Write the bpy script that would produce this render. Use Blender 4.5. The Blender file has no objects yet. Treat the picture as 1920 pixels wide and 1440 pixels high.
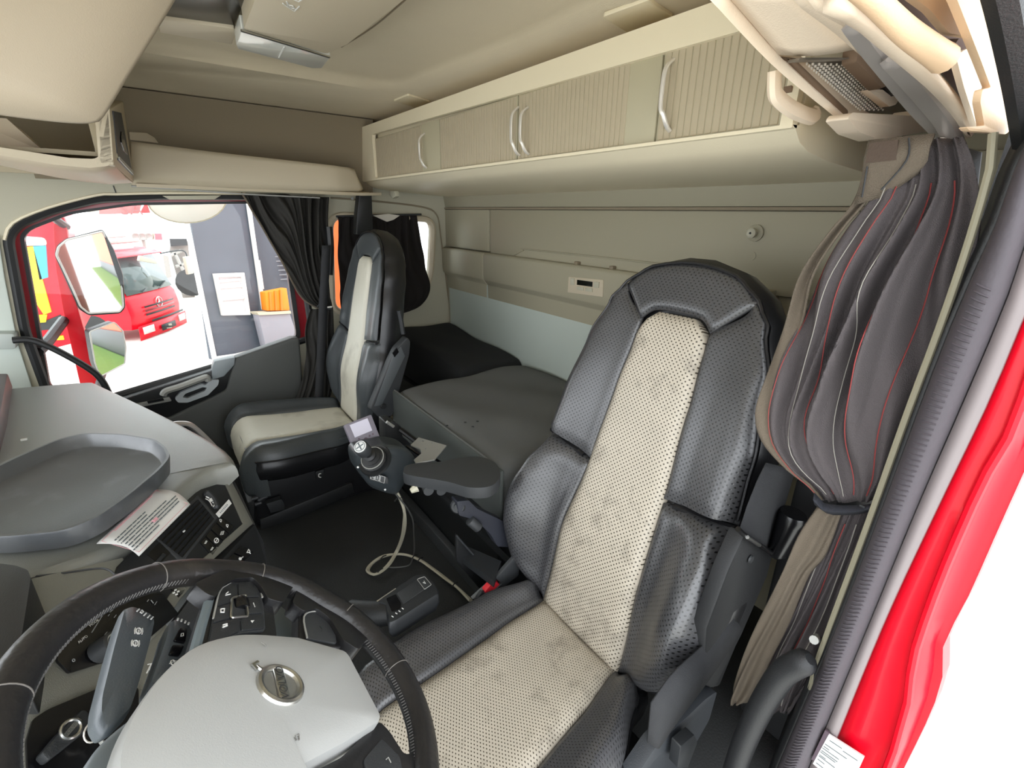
import bpy, bmesh, math, random
from mathutils import Vector, Matrix
from mathutils.geometry import tessellate_polygon
random.seed(7)
SC = bpy.context.scene
COL = SC.collection
V = Vector
# ---------------------------------------------------------------- camera
F_PX = 891.44
YAW, PIT, ROLL = 0.6285845, 0.34167974, -0.01920172
CAM = V((0, 0, 1.2))
_f = V((math.sin(YAW)*math.cos(PIT), math.cos(YAW)*math.cos(PIT), -math.sin(PIT)))
_r = V((math.cos(YAW), -math.sin(YAW), 0))
_d = _f.cross(_r)
CR = _r*math.cos(ROLL) + _d*math.sin(ROLL)
CD = -_r*math.sin(ROLL) + _d*math.cos(ROLL)
cd = bpy.data.cameras.new('camera'); co = bpy.data.objects.new('camera', cd); COL.objects.link(co)
cd.sensor_width = 36; cd.lens = F_PX/1920*36; cd.clip_start = 0.01
m3 = Matrix((CR, -CD, -_f)).transposed()
co.matrix_world = Matrix.Translation(CAM) @ m3.to_4x4()
SC.camera = co
# ---------------------------------------------------------------- sky and exposure
w = bpy.data.worlds.new('overcast_sky'); SC.world = w; w.use_nodes = True
nt = w.node_tree; bg = nt.nodes['Background']
tc = nt.nodes.new('ShaderNodeTexCoord'); sp = nt.nodes.new('ShaderNodeSeparateXYZ')
rp = nt.nodes.new('ShaderNodeValToRGB')
rp.color_ramp.elements[0].position = 0.45; rp.color_ramp.elements[0].color = (0.86, 0.9, 0.95, 1)
rp.color_ramp.elements[1].position = 0.9; rp.color_ramp.elements[1].color = (0.93, 0.97, 1.0, 1)
mp = nt.nodes.new('ShaderNodeMath'); mp.operation = 'MULTIPLY_ADD'; mp.inputs[1].default_value = .5; mp.inputs[2].default_value = .5
nt.links.new(tc.outputs['Generated'], sp.inputs[0]); nt.links.new(sp.outputs['Z'], mp.inputs[0])
nt.links.new(mp.outputs[0], rp.inputs[0]); nt.links.new(rp.outputs[0], bg.inputs['Color'])
bg.inputs['Strength'].default_value = 1.0
vs = SC.view_settings; vs.view_transform = 'Standard'; vs.look = 'None'; vs.gamma = 1; vs.use_curve_mapping = False
vs.exposure = 2.22
SC.cycles.max_bounces = 10; SC.cycles.diffuse_bounces = 7
SC.cycles.sample_clamp_indirect = 8

# ---------------------------------------------------------------- measuring and mesh helpers
def ray(x, y): return CR*((x-960)/F_PX) + CD*((y-720)/F_PX) + _f
def at(x, y, X=None, Y=None, Z=None, pl=None):
    d = ray(x, y)
    if X is not None: t = (X-CAM.x)/d.x
    elif Y is not None: t = (Y-CAM.y)/d.y
    elif Z is not None: t = (Z-CAM.z)/d.z
    else: t = (V(pl[0])-CAM).dot(pl[1])/d.dot(pl[1])
    return CAM + d*t
def pts(l, **k): return [at(p[0], p[1], **k) for p in l]
def smooth_line(ps, n=6, closed=False):
    ps = [V(p) for p in ps]; out = []; N = len(ps)
    rng = range(N) if closed else range(N-1)
    for i in rng:
        if closed: p0, p1, p2, p3 = ps[i-1], ps[i], ps[(i+1) % N], ps[(i+2) % N]
        else: p0, p1, p2, p3 = ps[max(i-1, 0)], ps[i], ps[i+1], ps[min(i+2, N-1)]
        for k in range(n):
            t = k/n
            out.append(0.5*((2*p1)+(p2-p0)*t+(2*p0-5*p1+4*p2-p3)*t*t+(3*p1-p0-3*p2+p3)*t**3))
    if not closed: out.append(ps[-1])
    return out
def resample(ps, n):
    ps = [V(p) for p in ps]; L = [0]
    for a, b in zip(ps, ps[1:]): L.append(L[-1]+(b-a).length)
    out = []; j = 0
    for i in range(n):
        s = L[-1]*i/(n-1)
        while j < len(L)-2 and L[j+1] < s: j += 1
        t = (s-L[j])/max(L[j+1]-L[j], 1e-9); out.append(ps[j].lerp(ps[j+1], min(max(t, 0), 1)))
    return out
def lerp(a, b, t): return a+(b-a)*t
def rounded(poly, r, n=4):
    """round the corners of a planar polygon (3D points)"""
    out = []; N = len(poly); poly = [V(p) for p in poly]
    rr = r if isinstance(r, (list, tuple)) else [r]*N
    for i in range(N):
        a, b, c = poly[i-1], poly[i], poly[(i+1) % N]
        if rr[i] <= 0: out.append(b); continue
        u, v = (a-b), (c-b); q = min(rr[i], u.length*.48, v.length*.48)
        p0 = b+u.normalized()*q; p1 = b+v.normalized()*q
        for k in range(n+1):
            t = k/n; out.append(p0*(1-t)**2+b*2*t*(1-t)+p1*t*t)
    return out
class MB:
    def __init__(s): s.v = []; s.f = []; s.uv = None
    def add(s, vs, fs):
        n = len(s.v); s.v += [V(p) for p in vs]; s.f += [[i+n for i in f] for f in fs]; return s
    def box(s, c, d, M=None):
        c = V(c); q = []
        for x in (-.5, .5):
            for y in (-.5, .5):
                for z in (-.5, .5):
                    p = V((x*d[0], y*d[1], z*d[2]))
                    q.append(c+(M @ p if M else p))
        return s.add(q, [(0, 1, 3, 2), (4, 6, 7, 5), (0, 4, 5, 1), (2, 3, 7, 6), (0, 2, 6, 4), (1, 5, 7, 3)])
    def prism(s, poly, off, hole=None):
        poly = [V(p) for p in poly]; off = V(off); N = len(poly)
        loops = [poly] + ([[V(p) for p in h] for h in hole] if hole else [])
        flat = [p for l in loops for p in l]
        tr = tessellate_polygon(loops)
        n = len(flat); vs_ = flat+[p+off for p in flat]; fs = []
        if not hole and N > 2 and _convex(poly):
            fs = [list(range(N)), [i+N for i in reversed(range(N))]]
        else:
            fs = [list(t) for t in tr]+[[i+n for i in reversed(t)] for t in tr]
        b = 0
        for l in loops:
            k = len(l)
            for i in range(k): fs.append((b+i, b+(i+1) % k, b+(i+1) % k+n, b+i+n))
            b += k
        return s.add(vs_, fs)
    def ring(s, a, b, off):
        """frame between two loops with the same number of points"""
        off = V(off); a = [V(p) for p in a]; b = [V(p) for p in b]
        return s.grid([a, b, [p+off for p in b], [p+off for p in a]], cu=True, cv=True)
    def tube(s, ps, r, n=8, closed=False, flat=1.0, up=None):
        ps = [V(p) for p in ps]; N = len(ps); rr = r if isinstance(r, (list, tuple)) else [r]*N
        if len(rr) != N: rr = [rr[min(int(i*len(rr)/N), len(rr)-1)] for i in range(N)]
        vs_ = []; prev = None
        for i, p in enumerate(ps):
            a = ps[i-1] if (i or closed) else p; b = ps[(i+1) % N] if (i < N-1 or closed) else p
            t = (b-a).normalized()
            if prev is None:
                u = V(up) if up else V((0, 0, 1)) if abs(t.z) < .9 else V((1, 0, 0))
            else: u = prev
            u = (u-t*u.dot(t)).normalized(); prev = u; w_ = t.cross(u)
            for k in range(n):
                an = 2*math.pi*k/n; vs_.append(p+(u*math.cos(an)*flat+w_*math.sin(an))*rr[i])
        fs = []
        for i in range(N if closed else N-1):
            j = (i+1) % N
            for k in range(n): fs.append((i*n+k, i*n+(k+1) % n, j*n+(k+1) % n, j*n+k))
        if not closed: fs += [list(reversed(range(n))), [(N-1)*n+k for k in range(n)]]
        return s.add(vs_, fs)
    def grid(s, rows, cu=False, cv=False):
        R, C_ = len(rows), len(rows[0]); fs = []
        for i in range(R if cu else R-1):
            for j in range(C_ if cv else C_-1):
                i2, j2 = (i+1) % R, (j+1) % C_
                fs.append((i*C_+j, i*C_+j2, i2*C_+j2, i2*C_+j))
        return s.add([p for r in rows for p in r], fs)
    def loft(s, rows, caps=True):
        """closed cross-sections"""
        C_ = len(rows[0]); b = len(s.v); s.grid(rows, cv=True)
        if caps:
            s.f.append([b+k for k in reversed(range(C_))]); s.f.append([b+(len(rows)-1)*C_+k for k in range(C_)])
        return s
    def lathe(s, c, ax, prof, n=16):
        """prof: list of (distance along axis, radius)"""
        c = V(c); ax = V(ax).normalized(); u = ax.orthogonal().normalized(); w_ = ax.cross(u)
        rows = [[c+ax*h+(u*math.cos(2*math.pi*k/n)+w_*math.sin(2*math.pi*k/n))*max(r, 1e-4) for k in range(n)] for h, r in prof]
        return s.loft(rows)
def _convex(p):
    n = None; N = len(p)
    for i in range(N):
        c = (p[(i+1) % N]-p[i]).cross(p[(i+2) % N]-p[(i+1) % N])
        if c.length < 1e-10: continue
        if n is None: n = c
        elif c.dot(n) < 0: return False
    return True
WORLD = {}
def props(o, label=None, cat=None, group=None, kind=None):
    if label: o['label'] = label
    if cat: o['category'] = cat
    if group: o['group'] = group
    if kind: o['kind'] = kind
    return o
def thing(name, loc, label=None, cat=None, group=None, kind=None):
    o = bpy.data.objects.new(name, None); COL.objects.link(o); o.empty_display_size = .05
    o.location = V(loc); WORLD[o.name] = V(loc)
    return props(o, label, cat, group, kind)
def link(name, mb, mat, parent=None, bevel=0, seg=2, sub=0, solid=0, ang=35, label=None, cat=None, group=None, kind=None, smooth=True, merge=0):
    if not mb.v: raise ValueError(name)
    lo = V([min(p[i] for p in mb.v) for i in range(3)]); hi = V([max(p[i] for p in mb.v) for i in range(3)])
    org = (lo+hi)/2
    if parent is None: org.z = lo.z
    me = bpy.data.meshes.new(name); me.from_pydata([p-org for p in mb.v], [], mb.f)
    if mb.uv:
        ul = me.uv_layers.new(name='UVMap')
        for lp in me.loops: ul.data[lp.index].uv = mb.uv[lp.vertex_index]
    bm = bmesh.new(); bm.from_mesh(me)
    if merge: bmesh.ops.remove_doubles(bm, verts=bm.verts, dist=merge)
    bmesh.ops.recalc_face_normals(bm, faces=bm.faces)
    if bevel:
        es = [e for e in bm.edges if len(e.link_faces) == 2 and e.calc_face_angle(0) > .5]
        if es: bmesh.ops.bevel(bm, geom=es, offset=bevel, segments=seg, profile=.5, affect='EDGES', clamp_overlap=True)
    bm.to_mesh(me); bm.free()
    if smooth:
        me.shade_smooth(); me.set_sharp_from_angle(angle=math.radians(ang))
    me.materials.append(mat)
    o = bpy.data.objects.new(name, me); COL.objects.link(o)
    if parent is not None:
        o.parent = parent; o.location = org-WORLD[parent.name]
    else: o.location = org
    WORLD[o.name] = org
    if solid:
        md = o.modifiers.new('thickness', 'SOLIDIFY'); md.thickness = abs(solid); md.offset = -1 if solid > 0 else 1
    if sub:
        md = o.modifiers.new('subdivision', 'SUBSURF'); md.levels = sub; md.render_levels = sub
    return props(o, label, cat, group, kind)
def text(name, body, size, o, xd, yd, mat, parent, ext=.0006, align='CENTER', label=None):
    cu = bpy.data.curves.new('glyphs', 'FONT'); cu.body = body; cu.size = size; cu.align_x = align; cu.align_y = 'CENTER'; cu.resolution_u = 3
    tmp = bpy.data.objects.new('glyphs', cu); COL.objects.link(tmp)
    dg = bpy.context.evaluated_depsgraph_get(); me = bpy.data.meshes.new_from_object(tmp.evaluated_get(dg))
    bpy.data.objects.remove(tmp); bpy.data.curves.remove(cu)
    xd, yd = V(xd).normalized(), V(yd).normalized(); nd = xd.cross(yd)
    mb = MB(); n = len(me.vertices)
    base = [V(o)+xd*v.co.x+yd*v.co.y for v in me.vertices]
    mb.v = [p+nd*ext for p in base]; mb.f = [list(p.vertices) for p in me.polygons]
    bpy.data.meshes.remove(me)
    return link(name, mb, mat, parent, smooth=False, label=label)
def sheet(rows, n=None):
    return MB().grid([[V(p) for p in r] for r in rows])
# ---------------------------------------------------------------- materials
def lin(h):
    h = h.lstrip('#'); c = [int(h[i:i+2], 16)/255 for i in (0, 2, 4)]
    return tuple(x/12.92 if x <= .04045 else ((x+.055)/1.055)**2.4 for x in c)+(1,)
def mat(name, col, rough=.5, metal=0, bump=0, bscale=300, var=0, vscale=8, coat=0, spec=.5, trans=0, emit=0, dirt=None, dirtamt=.5, dscale=6):
    m = bpy.data.materials.new(name); m.use_nodes = True; t = m.node_tree; b = t.nodes['Principled BSDF']
    c = lin(col) if isinstance(col, str) else tuple(col)+(1,)
    b.inputs['Base Color'].default_value = c; b.inputs['Roughness'].default_value = rough; b.inputs['Metallic'].default_value = metal
    b.inputs['Specular IOR Level'].default_value = spec
    if coat: b.inputs['Coat Weight'].default_value = coat; b.inputs['Coat Roughness'].default_value = .05
    if trans: b.inputs['Transmission Weight'].default_value = trans
    if emit: b.inputs['Emission Color'].default_value = c; b.inputs['Emission Strength'].default_value = emit
    co_ = t.nodes.new('ShaderNodeTexCoord')
    def noise(sc, det=3):
        n = t.nodes.new('ShaderNodeTexNoise'); n.inputs['Scale'].default_value = sc; n.inputs['Detail'].default_value = det
        t.links.new(co_.outputs['Object'], n.inputs['Vector']); return n
    if var:
        n = noise(vscale, 4); mx = t.nodes.new('ShaderNodeMix'); mx.data_type = 'RGBA'
        mx.inputs[6].default_value = tuple(x*(1-var) for x in c[:3])+(1,); mx.inputs[7].default_value = tuple(min(1, x*(1+var)) for x in c[:3])+(1,)
        t.links.new(n.outputs['Fac'], mx.inputs[0]); src = mx.outputs[2]
        if dirt:
            n2 = noise(dscale, 6); cr = t.nodes.new('ShaderNodeValToRGB')
            cr.color_ramp.elements[0].position = .56; cr.color_ramp.elements[0].color = (0, 0, 0, 1)
            cr.color_ramp.elements[1].position = .72; cr.color_ramp.elements[1].color = (dirtamt,)*3+(1,)
            t.links.new(n2.outputs['Fac'], cr.inputs[0]); m2 = t.nodes.new('ShaderNodeMix'); m2.data_type = 'RGBA'
            t.links.new(cr.outputs[0], m2.inputs[0]); t.links.new(src, m2.inputs[6]); m2.inputs[7].default_value = lin(dirt)
            src = m2.outputs[2]
        t.links.new(src, b.inputs['Base Color'])
    if bump:
        n = noise(bscale, 2); bp = t.nodes.new('ShaderNodeBump'); bp.inputs['Strength'].default_value = bump; bp.inputs['Distance'].default_value = .002
        t.links.new(n.outputs['Fac'], bp.inputs['Height']); t.links.new(bp.outputs[0], b.inputs['Normal'])
    return m
def perforated(name, col, hole, rough, pitch=.0112, rad=.0017, dirt=None, spec=.5, mult=1.0):
    m = bpy.data.materials.new(name); m.use_nodes = True; t = m.node_tree; b = t.nodes['Principled BSDF']; N = t.nodes.new; L = t.links.new
    b.inputs['Roughness'].default_value = rough; b.inputs['Specular IOR Level'].default_value = spec
    uv = N('ShaderNodeTexCoord')
    def lattice(off):
        a = N('ShaderNodeVectorMath'); a.operation = 'MULTIPLY_ADD'; a.inputs[1].default_value = (1/pitch, 1/pitch, 0); a.inputs[2].default_value = (off, off, 0)
        L(uv.outputs['UV'], a.inputs[0])
        f = N('ShaderNodeVectorMath'); f.operation = 'FRACTION'; L(a.outputs[0], f.inputs[0])
        s = N('ShaderNodeVectorMath'); s.operation = 'SUBTRACT'; s.inputs[1].default_value = (.5, .5, 0); L(f.outputs[0], s.inputs[0])
        l = N('ShaderNodeVectorMath'); l.operation = 'LENGTH'; L(s.outputs[0], l.inputs[0]); return l.outputs['Value']
    mn = N('ShaderNodeMath'); mn.operation = 'MINIMUM'; L(lattice(0), mn.inputs[0]); L(lattice(.5), mn.inputs[1])
    mr = N('ShaderNodeMapRange'); mr.interpolation_type = 'SMOOTHSTEP'; mr.inputs[1].default_value = rad/pitch*.7; mr.inputs[2].default_value = rad/pitch*1.2
    L(mn.outputs[0], mr.inputs[0])
    n = N('ShaderNodeTexNoise'); n.inputs['Scale'].default_value = 9; n.inputs['Detail'].default_value = 5; L(uv.outputs['Object'], n.inputs['Vector'])
    c = lin(col); base = N('ShaderNodeMix'); base.data_type = 'RGBA'; L(n.outputs['Fac'], base.inputs[0])
    base.inputs[6].default_value = tuple(x*.82 for x in c[:3])+(1,); base.inputs[7].default_value = tuple(min(1, x*1.15) for x in c[:3])+(1,)
    src = base.outputs[2]
    if dirt:
        n2 = N('ShaderNodeTexNoise'); n2.inputs['Scale'].default_value = 11; n2.inputs['Detail'].default_value = 9; n2.inputs['Roughness'].default_value = .7; L(uv.outputs['Object'], n2.inputs['Vector'])
        cr = N('ShaderNodeValToRGB'); cr.color_ramp.elements[0].position = .52; cr.color_ramp.elements[0].color = (0, 0, 0, 1)
        cr.color_ramp.elements[1].position = .75; cr.color_ramp.elements[1].color = (.6, .6, .6, 1); L(n2.outputs['Fac'], cr.inputs[0])
        m2 = N('ShaderNodeMix'); m2.data_type = 'RGBA'; L(cr.outputs[0], m2.inputs[0]); L(src, m2.inputs[6]); m2.inputs[7].default_value = lin(dirt); src = m2.outputs[2]
    mx = N('ShaderNodeMix'); mx.data_type = 'RGBA'; L(mr.outputs[0], mx.inputs[0]); mx.inputs[6].default_value = lin(hole); L(src, mx.inputs[7])
    L(mx.outputs[2], b.inputs['Base Color'])
    g = N('ShaderNodeTexNoise'); g.inputs['Scale'].default_value = 240; L(uv.outputs['Object'], g.inputs['Vector'])
    ad = N('ShaderNodeMath'); ad.operation = 'MULTIPLY_ADD'; L(g.outputs['Fac'], ad.inputs[0]); ad.inputs[1].default_value = .35; L(mr.outputs[0], ad.inputs[2])
    bp = N('ShaderNodeBump'); bp.inputs['Strength'].default_value = .28; bp.inputs['Distance'].default_value = .001; L(ad.outputs[0], bp.inputs['Height']); L(bp.outputs[0], b.inputs['Normal'])
    return m
M = {}
M['cream'] = mat('cream_plastic', '#eadfc3', .45, bump=.12, bscale=500)
M['rail'] = mat('rail_grey', '#b5afab', .3, metal=.35)
M['pillar'] = mat('pillar_plastic', '#d8b996', .5, bump=.15, bscale=450, var=.05)  # darker copy of the header plastic, offsets the direct sky light
M['header'] = mat('header_plastic_lit', '#fbe8d0', .5, bump=.15, bscale=450, var=.05)  # paler copy of the pillar plastic, ground bounce light put into the colour
M['headliner'] = mat('headliner_fabric', '#c9bda4', .9, bump=.35, bscale=700, var=.05)
M['shelf'] = mat('beige_shelf_plastic', '#c5b9a1', .55, bump=.15, bscale=500)
M['flap'] = mat('flap_plastic', '#c3b59f', .5, bump=.15, bscale=500)
M['recess'] = mat('taupe_liner', '#877b66', .8, bump=.2)
M['liner'] = mat('grey_green_liner', '#b6b29e', .6, bump=.15, bscale=450)
M['wall'] = mat('rear_wall_plastic', '#9f9983', .6, bump=.12, bscale=450)
M['wall_low'] = mat('rear_wall_lower', '#b2bbb2', .65, bump=.12, bscale=450)
M['door_reed'] = mat('reeded_door', '#b4a88f', .6, bump=.1)
M['door_plain'] = mat('plain_door', '#b1aa90', .55)
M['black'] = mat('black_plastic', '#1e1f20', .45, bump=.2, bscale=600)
M['black_gloss'] = mat('gloss_black_plastic', '#0d0d0f', .25)
M['dark'] = mat('dark_grey_plastic', '#333537', .5, bump=.25, bscale=600)
M['dkgrey'] = mat('charcoal_plastic', '#27292b', .5, bump=.25, bscale=600)
M['leather'] = mat('black_leather', '#18181a', .36, bump=.12, bscale=260, spec=.6)
M['leather2'] = mat('grey_black_leather', '#45494b', .36, bump=.3, bscale=260, spec=.5)
M['perf'] = perforated('perforated_black_leather', '#434345', '#0a0a0a', .34, spec=.9)
M['perf_beige'] = perforated('perforated_beige_leather', '#bcb3a3', '#3a3226', .5, dirt='#4a4238')
M['beige'] = mat('beige_leather', '#d0ccbc', .5, bump=.2, bscale=260, var=.08, dirt='#6b6455', dirtamt=.35, dscale=9)
M['rubber'] = mat('black_rubber_mat', '#2a2b2b', .7, bump=.4, bscale=200, var=.3, vscale=6)
M['fabric'] = mat('black_woven_fabric', '#626361', .95, bump=.8, bscale=900, var=.15, vscale=5)
M['fabric_side'] = mat('mattress_border', '#4b4f4c', .95, bump=.8, bscale=900, var=.1)
M['dash'] = mat('dash_soft_plastic', '#7d7e78', .38, spec=.9, bump=.35, bscale=800)
M['dash_lt'] = mat('dash_light_plastic', '#bcc1bd', .4, spec=.8, bump=.3, bscale=800)
M['dash_strip'] = mat('dash_trim_strip', '#66665e', .5, bump=.2, bscale=800)
M['tray'] = mat('dash_tray_rubber', '#4c4f52', .36, spec=1.0, bump=.1, bscale=500, var=.15, vscale=14, dirt='#7b7f84', dirtamt=.3, dscale=14)
M['hub'] = mat('wheel_hub_plastic', '#a6a7a5', .42, bump=.1, bscale=700)
M['silver'] = mat('brushed_aluminium', '#c9c9c6', .28, metal=1)
M['chrome'] = mat('chrome', '#e6e2da', .3, metal=.45)
M['steel'] = mat('grey_steel', '#9d9d98', .4, metal=.15)
M['red'] = mat('red_paint', '#dc0020', .38, coat=.12, spec=.35)
M['seat_plastic'] = mat('seat_side_plastic', '#191a1c', .55, bump=.2, bscale=500)
M['red2'] = mat('dark_red_paint', '#7a0f1c', .3, coat=.3)
M['seal'] = mat('grey_rubber_seal', '#4a454a', .75, bump=.5, bscale=120)
M['sealstrip'] = mat('pale_seal_strip', '#857c7c', .5)
M['curt_grey'] = mat('dark_grey_curtain', '#544e4f', .9, bump=.7, bscale=900, var=.12, vscale=9)
M['curt_black'] = mat('black_curtain', '#25231f', .75, bump=.4, bscale=700, var=.15)
M['curt_lining'] = mat('taupe_curtain_lining', '#675d50', .9, bump=.6, bscale=800, var=.12, vscale=7)
M['stitch_red'] = mat('red_thread', '#8f3a38', .8)
M['stitch_white'] = mat('white_thread', '#9b978f', .8)
M['belt'] = mat('seat_belt_webbing', '#222326', .7, bump=.6, bscale=900)
M['white'] = mat('white_print', '#d8d8d4', .6)
M['sticker'] = mat('white_sticker', '#dcdcda', .45)
M['ink'] = mat('grey_ink', '#5c6468', .7)
M['pink'] = mat('pink_ink', '#d9a0a8', .7)
M['screen'] = mat('pale_lcd', '#c9c6d4', .25)
M['lcd'] = mat('dark_lcd', '#10120d', .2)
M['cable'] = mat('beige_cable', '#b9b39f', .5)
M['buckle'] = mat('red_buckle', '#e0303c', .4)
M['lens'] = mat('clear_lamp_lens', '#d5d6cf', .12, spec=.8)
M['grille'] = mat('grey_metal_mesh', '#8c857a', .35, metal=.5)
M['bead'] = mat('pale_perforation', '#efe9df', .5)
M['brown'] = mat('worn_brown_trim', '#7c6652', .7, var=.2)
M['mirror'] = mat('mirror_glass', '#f2f2f2', .02, metal=1)
M['glass'] = bpy.data.materials.new('window_glass'); M['glass'].use_nodes = True
_t = M['glass'].node_tree; _t.nodes.clear()
_o = _t.nodes.new('ShaderNodeOutputMaterial'); _mx = _t.nodes.new('ShaderNodeMixShader'); _tr = _t.nodes.new('ShaderNodeBsdfTransparent'); _gl = _t.nodes.new('ShaderNodeBsdfGlossy')
_gl.inputs['Roughness'].default_value = .02; _tr.inputs[0].default_value = (.95, .97, .96, 1); _fr = _t.nodes.new('ShaderNodeFresnel'); _fr.inputs[0].default_value = 1.3
_t.links.new(_fr.outputs[0], _mx.inputs[0]); _t.links.new(_tr.outputs[0], _mx.inputs[1]); _t.links.new(_gl.outputs[0], _mx.inputs[2]); _t.links.new(_mx.outputs[0], _o.inputs[0])
# ================================================================ the cab shell
WP = 2.45      # passenger side wall
BW = 1.32      # rear wall
up = V((0, 0, 1))
link('floor', MB().box((.08, 1.35, .02), (2.56, 2.4, .06)), M['rubber'], kind='structure', bevel=.004)
# --- ceiling: a flat rim with a raised, softly edged field
rim_in = pts([(300, 60), (640, 133), (797, 168), (1090, 67), (1098, 20)], Z=1.6)
rim_in = [V((-.15, rim_in[1].y+.05, 1.6)), rim_in[1]+V((0, .02, 0)), rim_in[2], V((.86, 1.12, 1.6)), V((.84, .35, 1.6)), V((-.15, .35, 1.6))]
rim_in[1].y = rim_in[2].y = 1.83; rim_in[0].y = 1.83; rim_in[1].x = .45; rim_in[2].x = .80
fld = rounded(rim_in, .09, 6)
cm = MB(); c0 = V((.35, 1.1, 0))
ins = [V((c0.x+(p.x-c0.x)*.93, c0.y+(p.y-c0.y)*.95, 1.632)) for p in fld]
outr = [V((-1.2, .1, 1.6)), V((1.4, .1, 1.6)), V((1.4, 2.5, 1.6)), V((-1.2, 2.5, 1.6))]
flat = [outr, fld]; tri = tessellate_polygon(flat); cm.add(outr+fld, [list(t) for t in tri])
mid = [a.lerp(b, .5)+V((0, 0, .004)) for a, b in zip(fld, ins)]
cm.grid([fld, mid, ins], cv=True); cm.add(ins, [list(range(len(ins)))])
ceil = link('ceiling', cm, M['headliner'], kind='structure', ang=60, merge=.0005)
link('roof_panel', MB().box((.1, 1.3, 1.70), (2.7, 2.55, .05)), M['red'], kind='structure')
link('headliner_seam', MB().tube(smooth_line(pts([(640, 88), (700, 50), (765, -5)], Z=1.631), 4), .002, 5), M['recess'], ceil)
for q in ([(1130, 32), (1215, 1), (1262, 32), (1180, 64)], [(738, 190), (765, 179), (806, 191), (784, 203)]):
    link('cover_plate', MB().prism(rounded(pts(q, Z=1.594), .006), V((0, 0, .008))), M['cream'], ceil, bevel=.001)
# --- roof hatch and the reading-light console
hz = 1.612
hp = pts([(300, 34), (335, -60), (470, -60), (460, 0), (440, 52)], Z=1.6)
hatch = link('roof_hatch', MB().prism(hp, (0, 0, .028)), M['black_gloss'], bevel=.003, label='black glass roof hatch showing as a dark strip at the top left of the ceiling', cat='hatch')
link('hatch_frame', MB().prism(pts([(296, 36), (440, 55), (444, 62), (436, 84), (300, 62)], Z=1.592), (0, 0, .02)), M['shelf'], hatch, bevel=.004)
cz = 1.565
body = [at(*q, Z=cz) for q in [(492, -45), (478, 0), (457, 55), (612, 101), (650, 84), (770, -10), (800, -45)]]
con = link('reading_light_console', MB().prism(rounded(body, .008), (0, 0, .04)), M['shelf'], bevel=.006, label='beige ceiling console with a clear reading lamp along its lower edge', cat='ceiling lamp')
lens = pts([(453, 58), (608, 103), (620, 107), (603, 128), (585, 128), (447, 92), (443, 84)], Z=cz-.002)
lf = link('lamp_lens', MB().prism(rounded(lens, .004), (0, 0, .03)), M['lens'], con, bevel=.003)
link('lens_divider', MB().tube([at(533, 88, Z=cz-.003), at(523, 108, Z=cz-.003)], .0015, 5), M['white'], lf)
link('lamp_bezel', MB().tube(smooth_line(pts([(452, 57), (530, 80), (618, 107)], Z=cz-.003), 3), .003, 6), M['silver'], con)
sy = MB(); o_ = at(540, 8, Z=cz-.0005)
def stroke(mb, l, r=.0012, **k): mb.tube([at(*q, **k) for q in l], r, 5)
stroke(sy, [(530, 6), (538, 12), (552, 21), (561, 12)], Z=cz-.0008); stroke(sy, [(539, 5), (545, 14), (554, 17)], Z=cz-.0008); stroke(sy, [(537, 3), (540, 11)], Z=cz-.0008)
stroke(sy, [(548, -2), (560, 3), (568, -2)], Z=cz-.0008); stroke(sy, [(541, 9), (549, 11), (553, 17)], Z=cz-.0008)
link('button_symbol', sy, M['white'], con)

# --- passenger side wall with the door window and the rear side window cut out
wo = [V((-1.2, WP, .02)), V((1.4, WP, .02)), V((1.4, WP, 1.62)), V((-1.2, WP, 1.62))]
hole1 = rounded(pts([(12, 446), (30, 420), (92, 394), (182, 372), (307, 366), (549, 369), (588, 634), (200, 750), (95, 760), (44, 620)], Y=WP), .03)
hole2 = rounded([V((.655, WP, .72)), V((.69, WP, 1.185)), V((1.235, WP, 1.17)), V((1.205, WP, .86)), V((1.10, WP, .70))], .07, 6)
link('wall_passenger', MB().prism(wo, (0, .05, 0), hole=[hole1, hole2]), M['liner'], kind='structure', ang=30)
# rim around the rear side window
w2 = thing('window_2', (.95, WP, .7), kind='structure')
rimr = [p+V((0, -.008, 0)) for p in hole2]
link('window_frame', MB().tube(rimr, .016, 8, closed=True), M['shelf'], w2)
link('window_glass', MB().prism([p+V((0, .04, 0)) for p in hole2], (0, .006, 0)), M['glass'], w2, smooth=False)
link('upper_trim_line', MB().tube(smooth_line(pts([(620, 371), (700, 377), (790, 388), (818, 402), (826, 440), (836, 520), (845, 590)], Y=WP-.006), 4), .004, 6), M['recess'], w2)
# door glass, red outer frame and black seal
w1 = thing('window_1', (.05, WP, .5), kind='structure')
red_o = [p+V((0, .035, 0)) for p in hole1]
gl = rounded(pts([(45, 445), (58, 431), (132, 402), (252, 385), (520, 381), (556, 632), (240, 745), (95, 730)], Y=WP+.08), .03)
cen = sum(gl, V())/len(gl)
link('rubber_seal', MB().tube([p+V((0, .012, 0)) for p in hole1], .017, 8, closed=True), M['black'], w1)
def ring(a, b, off):
    return MB().prism(a, off, hole=[b])
glo = [p.lerp(cen+V((0, p.y-cen.y, 0)), -.16) for p in gl]
link('window_frame', ring(glo, [p.lerp(cen+V((0, p.y-cen.y, 0)), -.025) for p in gl], (0, .02, 0)), M['red2'], w1)
link('glass_edge', ring([p.lerp(cen, -.035)-V((0, .006, 0)) for p in gl], [p-V((0, .006, 0)) for p in gl], (0, .03, 0)), M['black'], w1)
link('window_glass', MB().prism(gl, (0, .005, 0)), M['glass'], w1, smooth=False)
link('frame_clip', MB().prism(pts([(304, 367), (415, 366), (402, 374), (318, 374)], Y=WP-.012), (0, .03, 0)), M['liner'], w1, bevel=.002)
link('trim_joint', MB().tube(pts([(212, 348), (219, 366)], Y=WP-.001), .002, 5), M['dark'], w1)
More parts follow.
